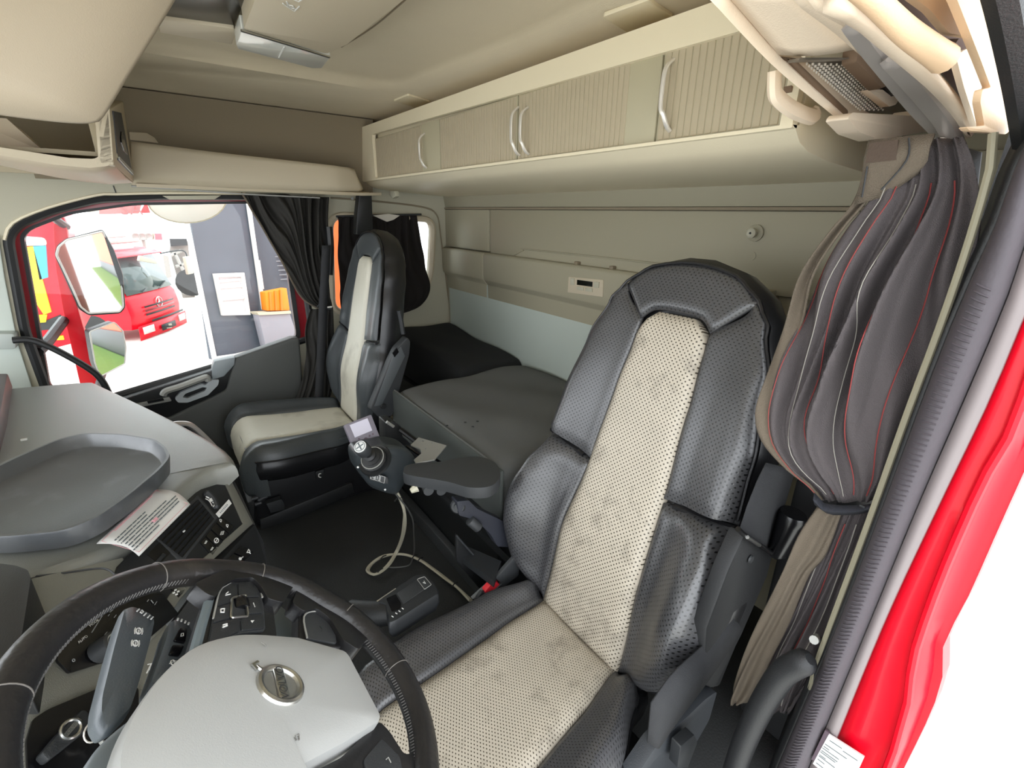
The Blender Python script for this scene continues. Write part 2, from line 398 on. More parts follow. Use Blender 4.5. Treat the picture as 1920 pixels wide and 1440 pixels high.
link('trim_lip', MB().tube(smooth_line(pts([(8, 450), (24, 418), (88, 390), (180, 366), (220, 364), (310, 362), (460, 363)], Y=WP-.004), 3), .005, 6), M['cream'], w1)

# --- passenger door: panel, black insert, handles
d1 = thing('door_1', (.15, WP-.05, .1), kind='structure')
DY = WP-.07
panel = pts([(262, 762), (312, 786), (424, 732), (440, 672), (548, 634), (562, 634), (574, 800), (600, 960), (260, 960), (150, 800)], Y=DY)
link('door_panel', MB().prism(panel, (0, .065, 0)), mat('door_panel_grey', '#4c4e4c', .55, bump=.25, bscale=500), d1, bevel=.012, seg=3)
ins_ = pts([(205, 757), (395, 696), (441, 676), (433, 712), (423, 731), (312, 787), (255, 765)], Y=DY+.012)
link('black_insert', MB().prism(ins_, (0, .05, 0)), M['black'], d1, bevel=.006)
link('top_cap', MB().prism(pts([(398, 690), (402, 678), (441, 670), (440, 684), (420, 706), (398, 712)], Y=DY-.004), (0, .05, 0)), mat('door_cap_grey', '#8f979b', .45), d1, bevel=.004)
ha = MB()
ha.prism(rounded(pts([(250, 759), (318, 745), (322, 752), (260, 764)], Y=DY), .004), (0, .02, 0))
hd = link('handle_plate', ha, M['steel'], d1, bevel=.002)
link('window_switch', MB().prism(pts([(276, 753), (306, 747), (308, 751), (278, 757)], Y=DY-.004), (0, .006, 0)), M['black_gloss'], hd)
hp_ = smooth_line(pts([(306, 741), (312, 733), (340, 724), (380, 709), (388, 708), (390, 714)], Y=DY-.02), 5)
link('pull_handle', MB().tube(hp_, .017, 8, flat=.8), M['steel'], d1)
hl = rounded(pts([(328, 748), (338, 736), (378, 720), (386, 722), (395, 712), (411, 712), (409, 722), (390, 741), (352, 755), (334, 755)], Y=DY-.012), .006)
hi_ = rounded(pts([(342, 745), (348, 738), (380, 726), (388, 727), (384, 733), (352, 747)], Y=DY-.012), .004)
link('door_opener', MB().prism(hl, (0, .02, 0), hole=[hi_]), mat('handle_grey', '#b4babd', .4, metal=.3), d1, ang=50)

# --- the A pillar on the passenger side and its grab bar
link('trim_1', MB().prism(pts([(-160, 440), (-2, 440), (10, 520), (34, 640), (82, 790), (-160, 790)], Y=WP-.002), (0, -.012, 0)), mat('window_lit_pillar_trim', '#cfd8cf', .6, bump=.1), kind='structure', bevel=.004)  # paler plate paints window light onto the lower pillar
gb = thing('grab_bar', at(120, 680, Y=2.36), 'black curved grab bar on the pillar in front of the passenger window', 'grab bar')
link('bar', MB().tube(smooth_line(pts([(24, 638), (60, 638), (105, 656), (165, 690), (190, 712), (205, 740)], Y=2.36), 6), .012, 10), M['black'], gb)
link('mount', MB().prism(rounded(pts([(-12, 626), (27, 626), (30, 654), (-12, 656)], Y=2.38), .008), (0, .07, 0)), mat('mount_grey', '#aab1ab', .5), gb, bevel=.004)

# --- rear wall
wr = thing('wall_rear', (BW, 1.3, .05), kind='structure')
link('wall_panel', MB().box((BW+.05, 1.33, .83), (.08, 2.32, 1.62)), M['wall'], wr)
link('upper_panel', MB().prism([V((BW-.012, .1, 1.232)), V((BW-.03, .1, 1.33)), V((BW+.03, .1, 1.33)), V((BW+.03, .1, 1.232))], (0, 2.35, 0)), M['wall'], wr, bevel=.004)
link('panel_joint', MB().box((BW-.006, 1.3, 1.227), (.02, 2.35, .008)), M['recess'], wr)
yb0 = at(918, 430, X=BW-.01).y
link('corner_panel', MB().prism([V((BW-.014, yb0+.004, 1.222)), V((BW-.014, 2.45, 1.222)), V((BW-.014, 2.45, 1.03)), V((BW-.014, yb0+.004, 1.03))], (.04, 0, 0)), M['wall'], wr, bevel=.005)
link('middle_panel', MB().prism([V((BW-.010, .3, 1.222)), V((BW-.010, yb0-.004, 1.222)), V((BW-.010, yb0-.004, 1.01)), V((BW-.010, .3, 1.01))], (.03, 0, 0)), M['wall'], wr, bevel=.005)
# lower panel: overhangs as a pocket lip, then falls to the bunk
prof = [(BW+.02, 1.025), (BW-.035, 1.025), (BW-.044, 1.015), (BW-.044, .915), (BW-.04, .895), (BW-.018, .87), (BW-.008, .60), (BW-.008, .45), (BW+.02, .45)]
ysplit = at(905, 500, X=BW-.044).y
lm = MB(); yy = [2.44, 2.36, 2.30, ysplit+.004]
link('lower_corner_panel', MB().loft([[V((x, y, z)) for x, z in prof] for y in (2.44, ysplit+.003)]), M['wall'], wr, bevel=.004)
link('lower_panel', MB().loft([[V((x, y, z)) for x, z in prof] for y in (ysplit-.003, .62)]), M['wall'], wr, bevel=.004)
link('lower_skin', MB().loft([[V((x-.003, y, z)) for x, z in [(BW-.014, .868), (BW-.008, .60), (BW-.004, .44), (BW+.01, .44), (BW+.01, .868)]] for y in (2.42, .62)]), M['wall_low'], wr, bevel=.002)
# recessed storage pocket behind the lip
py0, py1 = at(985, 468, X=BW-.01).y, .75
link('pocket_back', MB().prism([V((BW-.0125, py0+.08, 1.022)), V((BW-.012, py0, 1.055)), V((BW-.012, py1, 1.06)), V((BW-.012, py1, 1.022))], (.01, 0, 0)), M['wall'], wr)
link('pocket_edge', MB().tube(smooth_line([V((BW-.013, py0+.09, 1.024)), V((BW-.013, py0+.01, 1.054)), V((BW-.013, py0-.06, 1.06)), V((BW-.013, py1, 1.06))], 4), .003, 6), M['wall'], wr)
for px in (1083, 1150):
    q = at(px, 488, X=BW-.02); link('pocket_clip', MB().box((BW-.02, q.y, 1.03), (.02, .02, .012)), M['recess'], wr, bevel=.003)
# heater control let into the lower panel
hx = BW-.047
cu_ = link('heater_control', MB().prism(rounded(pts([(1066, 519), (1131, 525), (1130, 557), (1064, 548)], X=hx), .003), (.012, 0, 0)), M['shelf'], bevel=.002, label='small beige heater control with a dark display on the rear wall above the bunk', cat='control panel')
link('display', MB().prism(pts([(1082, 524.5), (1111, 528.5), (1110.5, 538), (1081.5, 534)], X=hx-.001), (.002, 0, 0)), M['lcd'], cu_)
for q in ([(1081, 537), (1094, 538.5), (1094, 545), (1081, 543)], [(1097, 539), (1110, 541), (1110, 548), (1097, 546)], [(1113, 528), (1123, 529), (1122, 540), (1113, 539)], [(1069, 521), (1076, 522), (1076, 535), (1069, 534)]):
    link('button', MB().prism(pts(q, X=hx-.003), (.004, 0, 0)), M['liner'], cu_, bevel=.001)
# round coat hook
ck = thing('coat_hook', at(1417, 437, X=BW-.01), 'round grey coat knob on the upper rear wall above the driver headrest', 'hook')
kc = at(1417, 437, X=BW-.012)
link('base', MB().lathe(kc, (-1, 0, 0), [(0, .022), (.004, .022), (.007, .017), (.007, 0)], 20), M['wall'], ck)
link('knob', MB().lathe(kc+V((-.006, 0, 0)), (-1, 0, 0), [(0, .009), (.01, .009), (.012, .013), (.02, .013), (.023, .009), (.021, .003), (.021, 0)], 20), M['liner'], ck)
link('bolt_head', MB().lathe(kc+V((-.028, 0, 0)), (-1, 0, 0), [(0, .003), (.003, .002), (.003, 0)], 8), M['dark'], ck)
link('plug', MB().lathe(at(1410, 480, X=BW-.009), (-1, 0, 0), [(0, .012), (.003, .012), (.003, 0)], 14), M['wall'], wr)

# --- overhead cabinet across the rear wall
CX = .85
ya = 2.42; yb = .43
cab = thing('overhead_cabinet', (1.05, 1.3, 1.29), 'long cream overhead cabinet with four reeded doors across the rear of the cab', 'cabinet')
zb0 = at(824, 319, X=CX).z
prof = [(1.31, 1.285), (1.0, 1.300), (.92, 1.309), (.885, 1.320), (.862, 1.338), (.852, zb0), (.874, zb0+.001), (.882, 1.545), (.86, 1.552), (1.31, 1.59)]
link('body', MB().loft([[V((x, y, z)) for x, z in prof] for y in (ya, ya-.04, yb)]), M['cream'], cab, ang=45)
fo = rounded([V((CX, ya, 1.562)), V((CX, ya, 1.335)), V((CX, yb, 1.355)), V((CX, yb, 1.551))], [.012, .03, 0, 0])
def cabp(x, y): return at(x, y, X=CX)
yL = cabp(700, 290).y; zt = cabp(824, 225).z; zb = cabp(824, 319).z
ti = [V((CX, yL, cabp(697, 250).z-.004)), V((CX, yL-.004, zb+.001)), V((CX, .45, zb+.001)), V((CX, .45, zt-.004))]
fo = rounded([V((CX, ya, 1.562)), V((CX, ya, 1.335)), V((CX, yb, 1.338)), V((CX, yb, 1.549))], [.012, .03, .001, .001])
link('front_frame', MB().ring(fo, rounded(ti, [.012, .012, .001, .001]), (.016, 0, 0)), M['cream'], cab, ang=40)
zt2, zb2 = zt+.007, zb+.0015
splits = [yL-.003, at(825.5, 270, X=CX+.012).y, at(971, 240, X=CX+.012).y, at(1238, 170, X=CX+.012).y, .452]
plain = {0: (at(787, 270, X=CX).y, 1), 2: (at(1172, 170, X=CX).y, 1)}
hpx = [((786, 248, 318), -1), ((958, 198, 295), -1), ((975, 198, 293), 1), ((1240, 108, 250), 1)]
def door(i):
    y0, y1 = splits[i]-.002, splits[i+1]+.002
    d = thing('cabinet_door_pivot', (0, 0, 0)) if False else None
    dr = link('door', MB().box((CX+.0165, (y0+y1)/2, (zt2+zb2)/2), (.011, y0-y1, zt2-zb2)), M['door_plain'], cab, bevel=.002)
    r0, r1 = y0-.004, y1+.004
    if i == 0: r1 = at(787, 270, X=CX).y
    if i == 2: r1 = at(1172, 170, X=CX).y
    n = max(4, int(round((r0-r1)/.0148))); p = (r0-r1)/n
    first = None
    for k in range(n):
        yc = r0-(k+.5)*p
        if first is None:
            first = link('reed', MB().box((CX+.0105, yc, (zt2+zb2)/2), (.0026, p-.0022, zt2-zb2-.006)), M['door_reed'], dr, bevel=.0009, seg=1)
        else:
            o = first.copy(); COL.objects.link(o); o.parent = dr; o.location = V((first.location.x, yc-WORLD[dr.name].y, first.location.z))
    return dr
for i in range(4):
    dr = door(i)
for (x, y0, y1), s in hpx:
    a = at(x, y0, X=CX-.004); b = at(x, y1, X=CX-.004); a.x = b.x = CX+.004; q = (a.z-b.z)
    yc = at(x, (y0+y1)/2, X=CX-.014).y; zb_ = b.z+.004; zt_ = a.z-.004
    l = [V((CX+.01, yc, zt_)), V((CX-.006, yc, zt_-.10*q)), V((CX-.014, yc-.001, zt_-.25*q)), V((CX-.014, yc-.001, zt_-.62*q)), V((CX-.012, yc-.008, zb_+.20*q)), V((CX-.004, yc-.012, zb_+.06*q)), V((CX+.008, yc-.012, zb_))]
    link('handle', MB().tube(smooth_line(l, 5), .0048, 8, flat=.7), M['chrome'], cab)
link('hook', MB().prism(pts([(730, 358), (740, 358), (742, 368), (736, 372), (730, 366)], X=.95), (.02, 0, 0)), M['liner'], cab, bevel=.002)

# --- storage shelf above the passenger door
sh = thing('side_shelf', (.4, 2.3, 1.27), 'beige storage shelf above the passenger door', 'shelf')
SY = 2.22
top = smooth_line(pts([(246, 265), (400, 285), (560, 303), (640, 312), (668, 315), (676, 330)], Y=SY), 4)
bot = smooth_line(pts([(246, 346), (400, 356), (560, 361), (640, 362), (684, 363), (690, 358)], Y=SY), 4)
n_ = 26; top = resample(top, n_); bot = resample(bot, n_)
rows = []
for k in range(9):
    t = k/8; r = []
    for i in range(n_):
        e = 1-abs(2*i/(n_-1)-1)**4
        p = top[i].lerp(bot[i], t); p = p+V((0, -.006*math.sin(math.pi*(t*.9+.05))*1-.004*e+max(0, (i-n_+5))*.012+.03*max(0, t-.85)/.15, 0)); r.append(p)
    rows.append(r)
link('front_lip', MB().grid(rows), M['shelf'], sh, solid=.012, ang=60)
bl = [rows[-1][0]+V((0, .0, .004)), rows[-1][-1]+V((0, 0, .004)), V((.93, WP, 1.29)), V((-.2, WP, 1.275)), V((-.2, SY, 1.275))]
link('base', MB().prism([V((-.02, SY+.01, 1.268)), V((.78, SY+.01, 1.268)), V((.9, SY+.09, 1.275)), V((.9, WP, 1.275)), V((-.02, WP, 1.275))], (0, 0, .012)), M['shelf'], sh)
link('shaded_back_liner', MB().prism([V((-.3, WP-.03, 1.29)), V((.9, WP-.03, 1.29)), V((.9, WP-.10, 1.595)), V((-.3, WP-.10, 1.595))], (0, .02, 0)), M['recess'], sh)  # dark taupe puts the shadow inside the shelf into the colour
link('divider', MB().prism(pts([(242, 247), (275, 249), (290, 258), (297, 268), (244, 262)], Y=2.36), (0, .01, 0)), M['shelf'], sh, bevel=.002)
link('curtain_rail', MB().tube(pts([(246, 349), (460, 364)], Y=2.27)+[at(600, 371, Y=2.27)], .003, 6), M['steel'], sh)

# --- front overhead unit on the passenger side
fu = thing('front_overhead_unit', (-.35, 1.6, 1.27), 'beige front overhead unit with an open compartment and a raised curved flap', 'overhead unit')
FY = 1.62
fo_ = rounded(pts([(-620, 150), (205, 200), (212, 300), (203, 311), (168, 315), (102, 309), (0, 291), (-620, 165)], Y=FY), [0, 0, .006, .006, 0, 0, 0, 0])
fi_ = rounded(pts([(-160, 180), (184, 205), (189, 290), (178, 298), (130, 296), (0, 276), (-160, 242)], Y=FY), [0, .01, .02, .02, 0, 0, 0])
link('face', MB().prism(fo_, (0, .02, 0), hole=[fi_]), M['shelf'], fu, ang=40)
fr = [V((at(*q, Y=FY)).xz.to_3d()) for q in []]
# rear side face with the speaker grille, running back to the wall
q0, q1, q2, q3 = at(206, 205, Y=FY), at(214, 310, Y=FY), at(251, 341, Y=2.22), at(231, 190, Y=2.22)
link('side_face', MB().prism([q0, q1, q2, q3], (-.03, 0, 0)), M['shelf'], fu, bevel=.004)
def onq(s, t): return (q0.lerp(q3, s)).lerp(q1.lerp(q2, s), t)+V((.003, 0, 0))
sg = link('speaker_panel', MB().prism([onq(.1, .04), onq(.14, .86), onq(.9, .93), onq(.62, .12)], (-.004, 0, 0)), M['dark'], fu)
link('speaker_slot', MB().prism(rounded([onq(.36, .35), onq(.28, .5), onq(.4, .66), onq(.62, .7), onq(.5, .5)], .02), (.004, 0, 0)), M['black_gloss'], sg)
link('panel_strip', MB().prism([onq(.14, .80), onq(.9, .87), onq(.9, .92), onq(.14, .85)], (.003, 0, 0)), M['steel'], sg)
b0 = pts([(-620, 164), (-160, 256), (0, 290), (102, 308), (168, 314), (203, 311), (213, 303)], Y=FY); b1 = pts([(-620, 180), (-160, 268), (0, 309), (73, 327), (146, 340), (211, 346), (250, 343)], Y=2.2)
link('bottom_lip', MB().grid([resample(b0, 14), [a.lerp(b, .12)+V((0, 0, -.010)) for a, b in zip(resample(b0, 14), resample(b1, 14))], [a.lerp(b, .5)+V((0, 0, -.012)) for a, b in zip(resample(b0, 14), resample(b1, 14))], resample(b1, 14)]), M['flap'], fu, solid=.01)
link('compartment', MB().box((-.45, 1.95, 1.325), (.82, .54, .01)).box((-.45, 2.2, 1.42), (.82, .02, .25)).box((-.45, 1.95, 1.56), (.82, .5, .02)).box((-.075, 1.93, 1.42), (.015, .5, .2)), mat('compartment_liner', '#b3a88f', .7, bump=.15), fu)
link('inner_wedge', MB().prism([at(-80, 215, Y=FY+.02), at(12, 222, Y=FY+.02), at(82, 284, Y=FY+.12), at(-80, 270, Y=FY+.02)], (0, .1, 0)), M['flap'], fu)
# curved flap
fe = [(-700, 70), (-170, 190), (0, 216), (60, 224), (130, 231), (175, 231), (192, 222), (212, 192), (240, 145), (290, 65), (332, -5), (352, -40)]
fl0 = smooth_line(pts(fe, Y=1.32), 4)
ctop = at(-170, -40, Y=1.5)
flm = MB(); cenp = at(60, 60, Y=1.5)
ringn = [fl0[0]]+fl0[1:]+[ctop]
ctl = at(-700, -160, Y=1.26); far = resample(fl0, 60); rows = []
for k in range(16):
    t = (k/15)**1.6; rows.append([(lambda q: V((q.x, q.y, min(q.z, 1.596))))(p.lerp(ctl, t*.9)+V((0, -.045*(1-math.exp(-9*t)), 0))) for p in far])
link('flap', MB().grid(rows), M['flap'], fu, solid=-.015, ang=80)
rows = []
for k in range(0):
    t = k/10; rows.append([p.lerp(cenp, 1-(1-t*.97)**1.5)+V((0, -.05*math.sin(t*math.pi/2)**.8, 0)) for p in ringn])

# --- front and driver-side enclosure (mostly out of view, closes the cab)
link('wall_front', MB().box((-1.2, 1.3, .30), (.05, 2.5, .62)).box((-1.2, 1.3, 1.52), (.05, 2.5, .3)), M['dark'], kind='structure')
link('trim_3', MB().box((.955, .25, .52), (.04, .17, .86)), M['black'], kind='structure', bevel=.01)  # added black panel that darkens the gap between belt and curtain
link('wall_driver', MB().box((1.12, .16, .80), (.5, .03, 1.7)), M['dark'], kind='structure')
# ================================================================ driver-side header and pillar
hdp = thing('driver_header', (.8, .3, 1.3), 'beige header trim above the open driver door with a lamp housing', 'header trim')
def edge(l, Y, n=14):
    ps = [at(x, y, Y=(Y if not isinstance(Y, (list, tuple)) else Y[0]+(Y[1]-Y[0])*i/(len(l)-1))) for i, (x, y) in enumerate(l)]
    return resample(smooth_line(ps, 5), n)
E1 = edge([(1310, -22), (1332, 0), (1451, 125), (1560, 215), (1592, 242), (1640, 262)], .385)
E2 = edge([(1346, -24), (1370, 0), (1460, 103), (1545, 184), (1589, 222), (1640, 257)], .378)
link('front_edge', MB().grid([[p+V((.0, .012, .03)) for p in E1], E1, E2]), M['header'], hdp, solid=.012, ang=50)
E3 = edge([(1480, -24), (1501, 0), (1556, 46), (1608, 92)], .315, 8)
E2a = edge([(1346, -24), (1370, 0), (1415, 51), (1460, 103)], .377, 8)
pm = [[a.lerp(b, t)+V((0, 0, -.004*math.sin(math.pi*t))) for a, b in zip(E2a, E3)] for t in (0, .25, .5, .75, 1)]
link('panel', MB().grid(pm), M['header'], hdp, solid=.012, ang=50)
E4 = edge([(1530, -24), (1545, 0), (1610, 40), (1662, 92)], .285, 8)
link('side_cove', MB().grid([E3, [a.lerp(b, .5)+V((0, 0, .012)) for a, b in zip(E3, E4)], E4]), M['header'], hdp, solid=.01, ang=60)
# lower block around the lamp
low = rounded(pts([(1589, 222), (1597, 211), (1708, 217), (1716, 205), (1740, 240), (1738, 247), (1650, 262), (1612, 248)], Y=.35), .006)
link('lower_block', MB().prism(low, (0, .03, 0)), M['header'], hdp, bevel=.006, seg=3)
# lamp recess
lampo = thing('header_lamp', at(1600, 160, Y=.34), 'rectangular lamp with rows of pale dots in a worn brown frame above the driver curtain', 'lamp')
LY = .386
P_ = [(1470, 106), (1604, 108), (1712, 216), (1592, 214)]
link('lamp_plate', MB().prism(pts([(1496, 112), (1604, 110), (1708, 214), (1606, 208)], Y=LY), (0, .008, 0)), M['grille'], lampo)
link('frame_side', MB().prism(pts([(1460, 104), (1497, 108), (1499, 116), (1592, 206), (1591, 222), (1584, 216), (1480, 114)], Y=.379), (0, .006, 0)), M['brown'], lampo, bevel=.003)
link('frame_top', MB().prism(pts([(1610, 88), (1619, 86), (1662, 136), (1668, 160), (1654, 166), (1606, 116)], Y=.345), (0, .02, 0)), M['brown'], lampo, bevel=.003)
link('frame_corner', MB().prism(pts([(1500, 108), (1604, 108), (1611, 92), (1608, 100), (1600, 110), (1498, 113)], Y=.355), (0, .014, 0)), M['grille'], lampo)
link('switch', MB().prism(rounded(pts([(1628, 168), (1655, 168), (1668, 178), (1686, 184), (1680, 196), (1668, 200)], Y=.362), .003), (0, .012, 0)), M['header'], lampo, bevel=.003)
link('switch_slot', MB().prism(pts([(1658, 158), (1668, 155), (1684, 176), (1676, 180)], Y=.358), (0, .01, 0)), M['black'], lampo)
bd = MB()
c00, c10, c11, c01 = at(1512, 120, Y=LY-.001), at(1590, 122, Y=LY-.001), at(1672, 206, Y=LY-.001), at(1612, 206, Y=LY-.001)
for i in range(8):
    for j in range(26):
        s = i/7; t = j/25; p = c00.lerp(c10, s).lerp(c01.lerp(c11, s), t)
        if s > .72 and t > .55: continue
        bd.box(p, (.0028, .002, .0028))
link('dot_rows', bd, M['bead'], lampo, kind='stuff', smooth=False)
# coat hook loop behind the edge
hk = smooth_line(pts([(1453, 132), (1452, 165), (1457, 182), (1484, 204), (1520, 218), (1530, 212)], Y=.42), 5)
link('hanging_loop', MB().tube(hk, .008, 8, flat=1.6), M['header'], hdp)
link('loop_bar', MB().prism(pts([(1484, 160), (1500, 172), (1502, 190), (1486, 186)], Y=.44), (0, .012, 0)), M['brown'], hdp)
# curtain rail, pale band, tube seal, pillar cover
rl = smooth_line(pts([(1596, 44), (1625, 85), (1672, 145), (1720, 205), (1762, 252), (1780, 285)], Y=.265), 5)
cr_ = thing('curtain_track', at(1700, 180, Y=.26), 'curved brushed metal curtain track under the driver header', 'curtain track')
link('rail', MB().tube(rl, [.004]+[.011]*(len(rl)-6)+[.009]*5, 8, flat=.5), M['rail'], cr_)
link('slider', MB().box(at(1762, 192, Y=.25), (.012, .008, .018)).box(at(1764, 270, Y=.25), (.012, .008, .016)), M['bead'], cr_, bevel=.002)
r2 = smooth_line(pts([(1672, 110), (1700, 142), (1740, 190), (1772, 232), (1790, 270)], Y=.245), 5)
link('rail_cover', MB().tube(r2, [.006]+[.013]*(len(r2)-2)+[.01], 8, flat=.5), M['rail'], cr_)
b_a = edge([(1545, -4), (1610, 30), (1664, 80), (1745, 152), (1800, 212), (1822, 244)], .225); b_b = edge([(1575, -20), (1640, 28), (1690, 70), (1770, 146), (1816, 206), (1832, 240)], .215)
link('outer_band', MB().grid([b_a, [a.lerp(b, .5)+V((0, -.003, 0)) for a, b in zip(b_a, b_b)], b_b]), M['header'], hdp, solid=.01)
tb = smooth_line(pts([(1560, -60), (1638, 2), (1700, 60), (1755, 100), (1772, 112)], Y=.175), 6)
link('door_bolster', MB().tube(tb, [.006+.006*i/(len(tb)-1) for i in range(len(tb)-3)]+[.0115, .009, .003], 12), M['pillar'], hdp)
dk_ = edge([(1600, -40), (1680, 50), (1760, 130), (1845, 240)], .235); dk2 = edge([(1760, -60), (1800, 30), (1850, 130), (1880, 240)], .20)
link('dark_recess', MB().grid([dk_, dk2]), mat('dark_mauve_liner', '#6b5a55', .8), hdp, solid=.006)
colm = rounded(pts([(1760, -70), (1868, -70), (1884, 0), (1906, 180), (1902, 232), (1888, 252), (1818, 245), (1812, 238), (1846, 236), (1838, 190), (1842, 168), (1858, 164), (1838, 110), (1795, 0)], Y=.16), [0, 0, 0, .01, .01, .01, .004, .004, .004, .004, .004, .004, 0, 0])
link('pillar_cover', MB().prism(colm, (0, .006, 0)), M['pillar'], hdp, bevel=.005)
c2 = rounded(pts([(1640, -60), (1760, -70), (1800, 0), (1838, 72), (1780, 62), (1746, 20)], Y=.185), .006)
link('grab_recess', MB().prism(c2, (0, .006, 0)), M['pillar'], hdp, bevel=.005)
c3 = rounded(pts([(1792, 104), (1815, 90), (1848, 150), (1838, 170), (1856, 236), (1832, 238), (1808, 165)], Y=.20), .006)
link('inner_fillet', MB().prism(c3, (0, .006, 0)), M['header'], hdp, bevel=.005)
link('slot', MB().prism(pts([(1752, 74), (1798, 72), (1776, 104)], Y=.183), (0, .004, 0)), mat('slot_brown', '#4a342a', .7), hdp)
link('wall_top', MB().box((.2, .12, 1.52), (1.9, .06, .2)), M['header'], hdp)

# --- B pillar on the driver side
tp = thing('trim_2', (.68, .12, .2), kind='structure')
def lineX(l, X, n=24): return resample(smooth_line(pts(l, X=X), 6), n)
S0 = [(1948, 190), (1900, 290), (1850, 430), (1790, 560), (1720, 740), (1640, 960), (1545, 1210), (1440, 1460), (1390, 1600)]
S1 = [(1975, 250), (1935, 400), (1884, 560), (1800, 760), (1713, 960), (1610, 1210), (1506, 1460), (1450, 1600)]
S2 = [(2010, 330), (1965, 480), (1915, 600), (1848, 760), (1752, 960), (1650, 1180), (1545, 1440), (1480, 1600)]
seal0 = lineX(S0, .66); seal1 = lineX(S1, .645); strip = lineX(S2, .655)
n_ = 24; rows = []
for t, dx in ((0, .03), (.12, .008), (.3, -.008), (.5, -.012), (.7, -.010), (.88, 0), (1, .016)):
    rows.append([a.lerp(b, t)+V((dx, 0, 0)) for a, b in zip(seal0, seal1)])
link('rubber_seal', MB().grid(rows), M['seal'], tp, solid=.006, ang=80)
sl = MB(); fine0 = resample(seal0, 170); fine1 = resample(seal1, 170)
rib0 = None
for a, b in list(zip(fine0, fine1))[22:150]:
    sl.tube([a.lerp(b, .38)+V((-.0105, 0, 0)), a.lerp(b, .55)+V((-.0125, 0, 0)), a.lerp(b, .72)+V((-.0097, 0, 0))], .0011, 4)
link('seal_ribs', sl, M['seal'], tp, kind='stuff')
link('seal_lip', MB().grid([[p+V((.012, 0, 0)) for p in seal1], strip]), M['sealstrip'], tp, solid=.006)
R3 = [(2130, 330), (2095, 500), (2010, 690), (1945, 830), (1875, 985), (1815, 1120), (1770, 1205), (1772, 1245), (1752, 1320), (1715, 1400), (1695, 1440), (1610, 1600)]
Rm = [(2060, 330), (2020, 450), (1905, 790), (1850, 890), (1800, 1000), (1755, 1110), (1715, 1230), (1708, 1300), (1685, 1380), (1665, 1440), (1580, 1600)]
ro = lineX(R3, .69); rm = lineX(Rm, .665)
link('painted_jamb', MB().grid([[p+V((.01, 0, 0)) for p in strip], [a.lerp(b, .4)+V((.006, 0, 0)) for a, b in zip(strip, rm)], [a.lerp(b, .85)+V((.004, 0, 0)) for a, b in zip(strip, rm)], [p+V((-.004, 0, 0)) for p in rm], [a.lerp(b, .25)+V((-.002, 0, 0)) for a, b in zip(rm, ro)], [a.lerp(b, .6)+V((.01, 0, 0)) for a, b in zip(rm, ro)], ro, [p+V((.03, .0, 0)) for p in ro]]), M['red'], tp, solid=.006, ang=70)
link('jamb_bead', MB().tube([p+V((-.006, 0, 0)) for p in rm], .005, 8), M['red'], tp)
lip = lineX([(1862, 250), (1858, 310), (1815, 460), (1760, 620), (1700, 780), (1625, 990), (1540, 1220), (1520, 1290)], .675)
link('trim_edge', MB().tube(lip, .004, 8, flat=1.4), mat('olive_trim', '#8d8873', .6), tp)
link('pillar_liner', MB().grid([[p+V((.01, 0, 0)) for p in seal0], [p+V((.12, .03, 0)) for p in seal0]]), M['black'], tp, solid=.006)
link('latch_bolt', MB().tube([at(1532, 1196, X=.69), at(1526, 1200, X=.66)], .006, 10), M['steel'], tp)
link('upper_seal', MB().tube(smooth_line(pts([(1878, -60), (1896, 30), (1916, 150), (1930, 260)], Y=.125), 5), .013, 8), M['black'], tp)
pl_ = thing('data_plate', at(1570, 1410, X=.654), 'white data sticker with fine print low on the red door jamb', 'sticker')
DX = .650
stp = pts([(1553, 1377), (1620, 1420), (1590, 1485), (1524, 1432)], X=DX)
link('label', MB().prism(stp, (.003, 0, 0)), M['sticker'], pl_)
link('dark_edge', MB().prism(pts([(1547, 1369), (1555, 1375), (1527, 1427), (1521, 1424)], X=DX), (.003, 0, 0)), mat('mauve_tape', '#54454f', .6), pl_)
ln = MB()
def stq(s, t): return (stp[0].lerp(stp[1], s)).lerp(stp[3].lerp(stp[2], s), t)+V((-.0006, 0, 0))
for t, a, b in ((.12, .1, .45), (.16, .5, .9), (.28, .04, .66), (.36, .04, .2), (.42, .03, .5), (.5, .04, .5), (.55, .03, .46), (.64, .04, .22), (.68, .04, .5), (.78, .05, .25), (.85, .5, .95), (.9, .06, .36)):
    ln.tube([stq(a, t), stq(b, t)], .0006, 4)
link('print', ln, M['ink'], pl_)

# --- driver-side curtain, gathered and tied
def cloth(name, left, right, n_f, amp, mat_, parent, X=None, Y=None, axis=V((-1, 0, 0)), bulge=0, ns=60, nt_=40, s0=0, s1=1, ph=0, pinch=None, solid=.003):
    L = resample(smooth_line(pts(left, X=X, Y=Y), 6), nt_); R = resample(smooth_line(pts(right, X=X, Y=Y), 6), nt_)
    rnd = random.Random(hash(name) % 97 if False else len(name)*7+n_f)
    ks = [rnd.uniform(.7, 1.3) for _ in range(12)]
    def surf(s, i, lift=0):
        t = i/(nt_-1); pn = pinch(t) if pinch else 1
        ss = s+.05*math.sin(2*math.pi*(s*1.3+t*.7+ph))+.03*math.sin(5*t+7*s)
        fold = math.sin(2*math.pi*n_f*ss+ph*6+.8*math.sin(3*t+ph))*ks[int(min(max(s, 0), .99)*n_f) % 12]
        fold = fold*(.75+.4*math.sin(4*t+9*s))+.4*math.sin(2*math.pi*n_f*2.3*ss+4*t)+.35*math.sin(11*t+6*s)*math.sin(7*s+2)
        return L[i].lerp(R[i], s)+axis*(amp*pn*fold+bulge*math.sin(math.pi*min(max(s, 0), 1))*pn+lift)
    rows = [[surf(s0+(s1-s0)*j/(ns-1), i) for j in range(ns)] for i in range(nt_)]
    o = link(name, MB().grid(rows), mat_, parent, solid=solid, ang=180)
    return surf, nt_
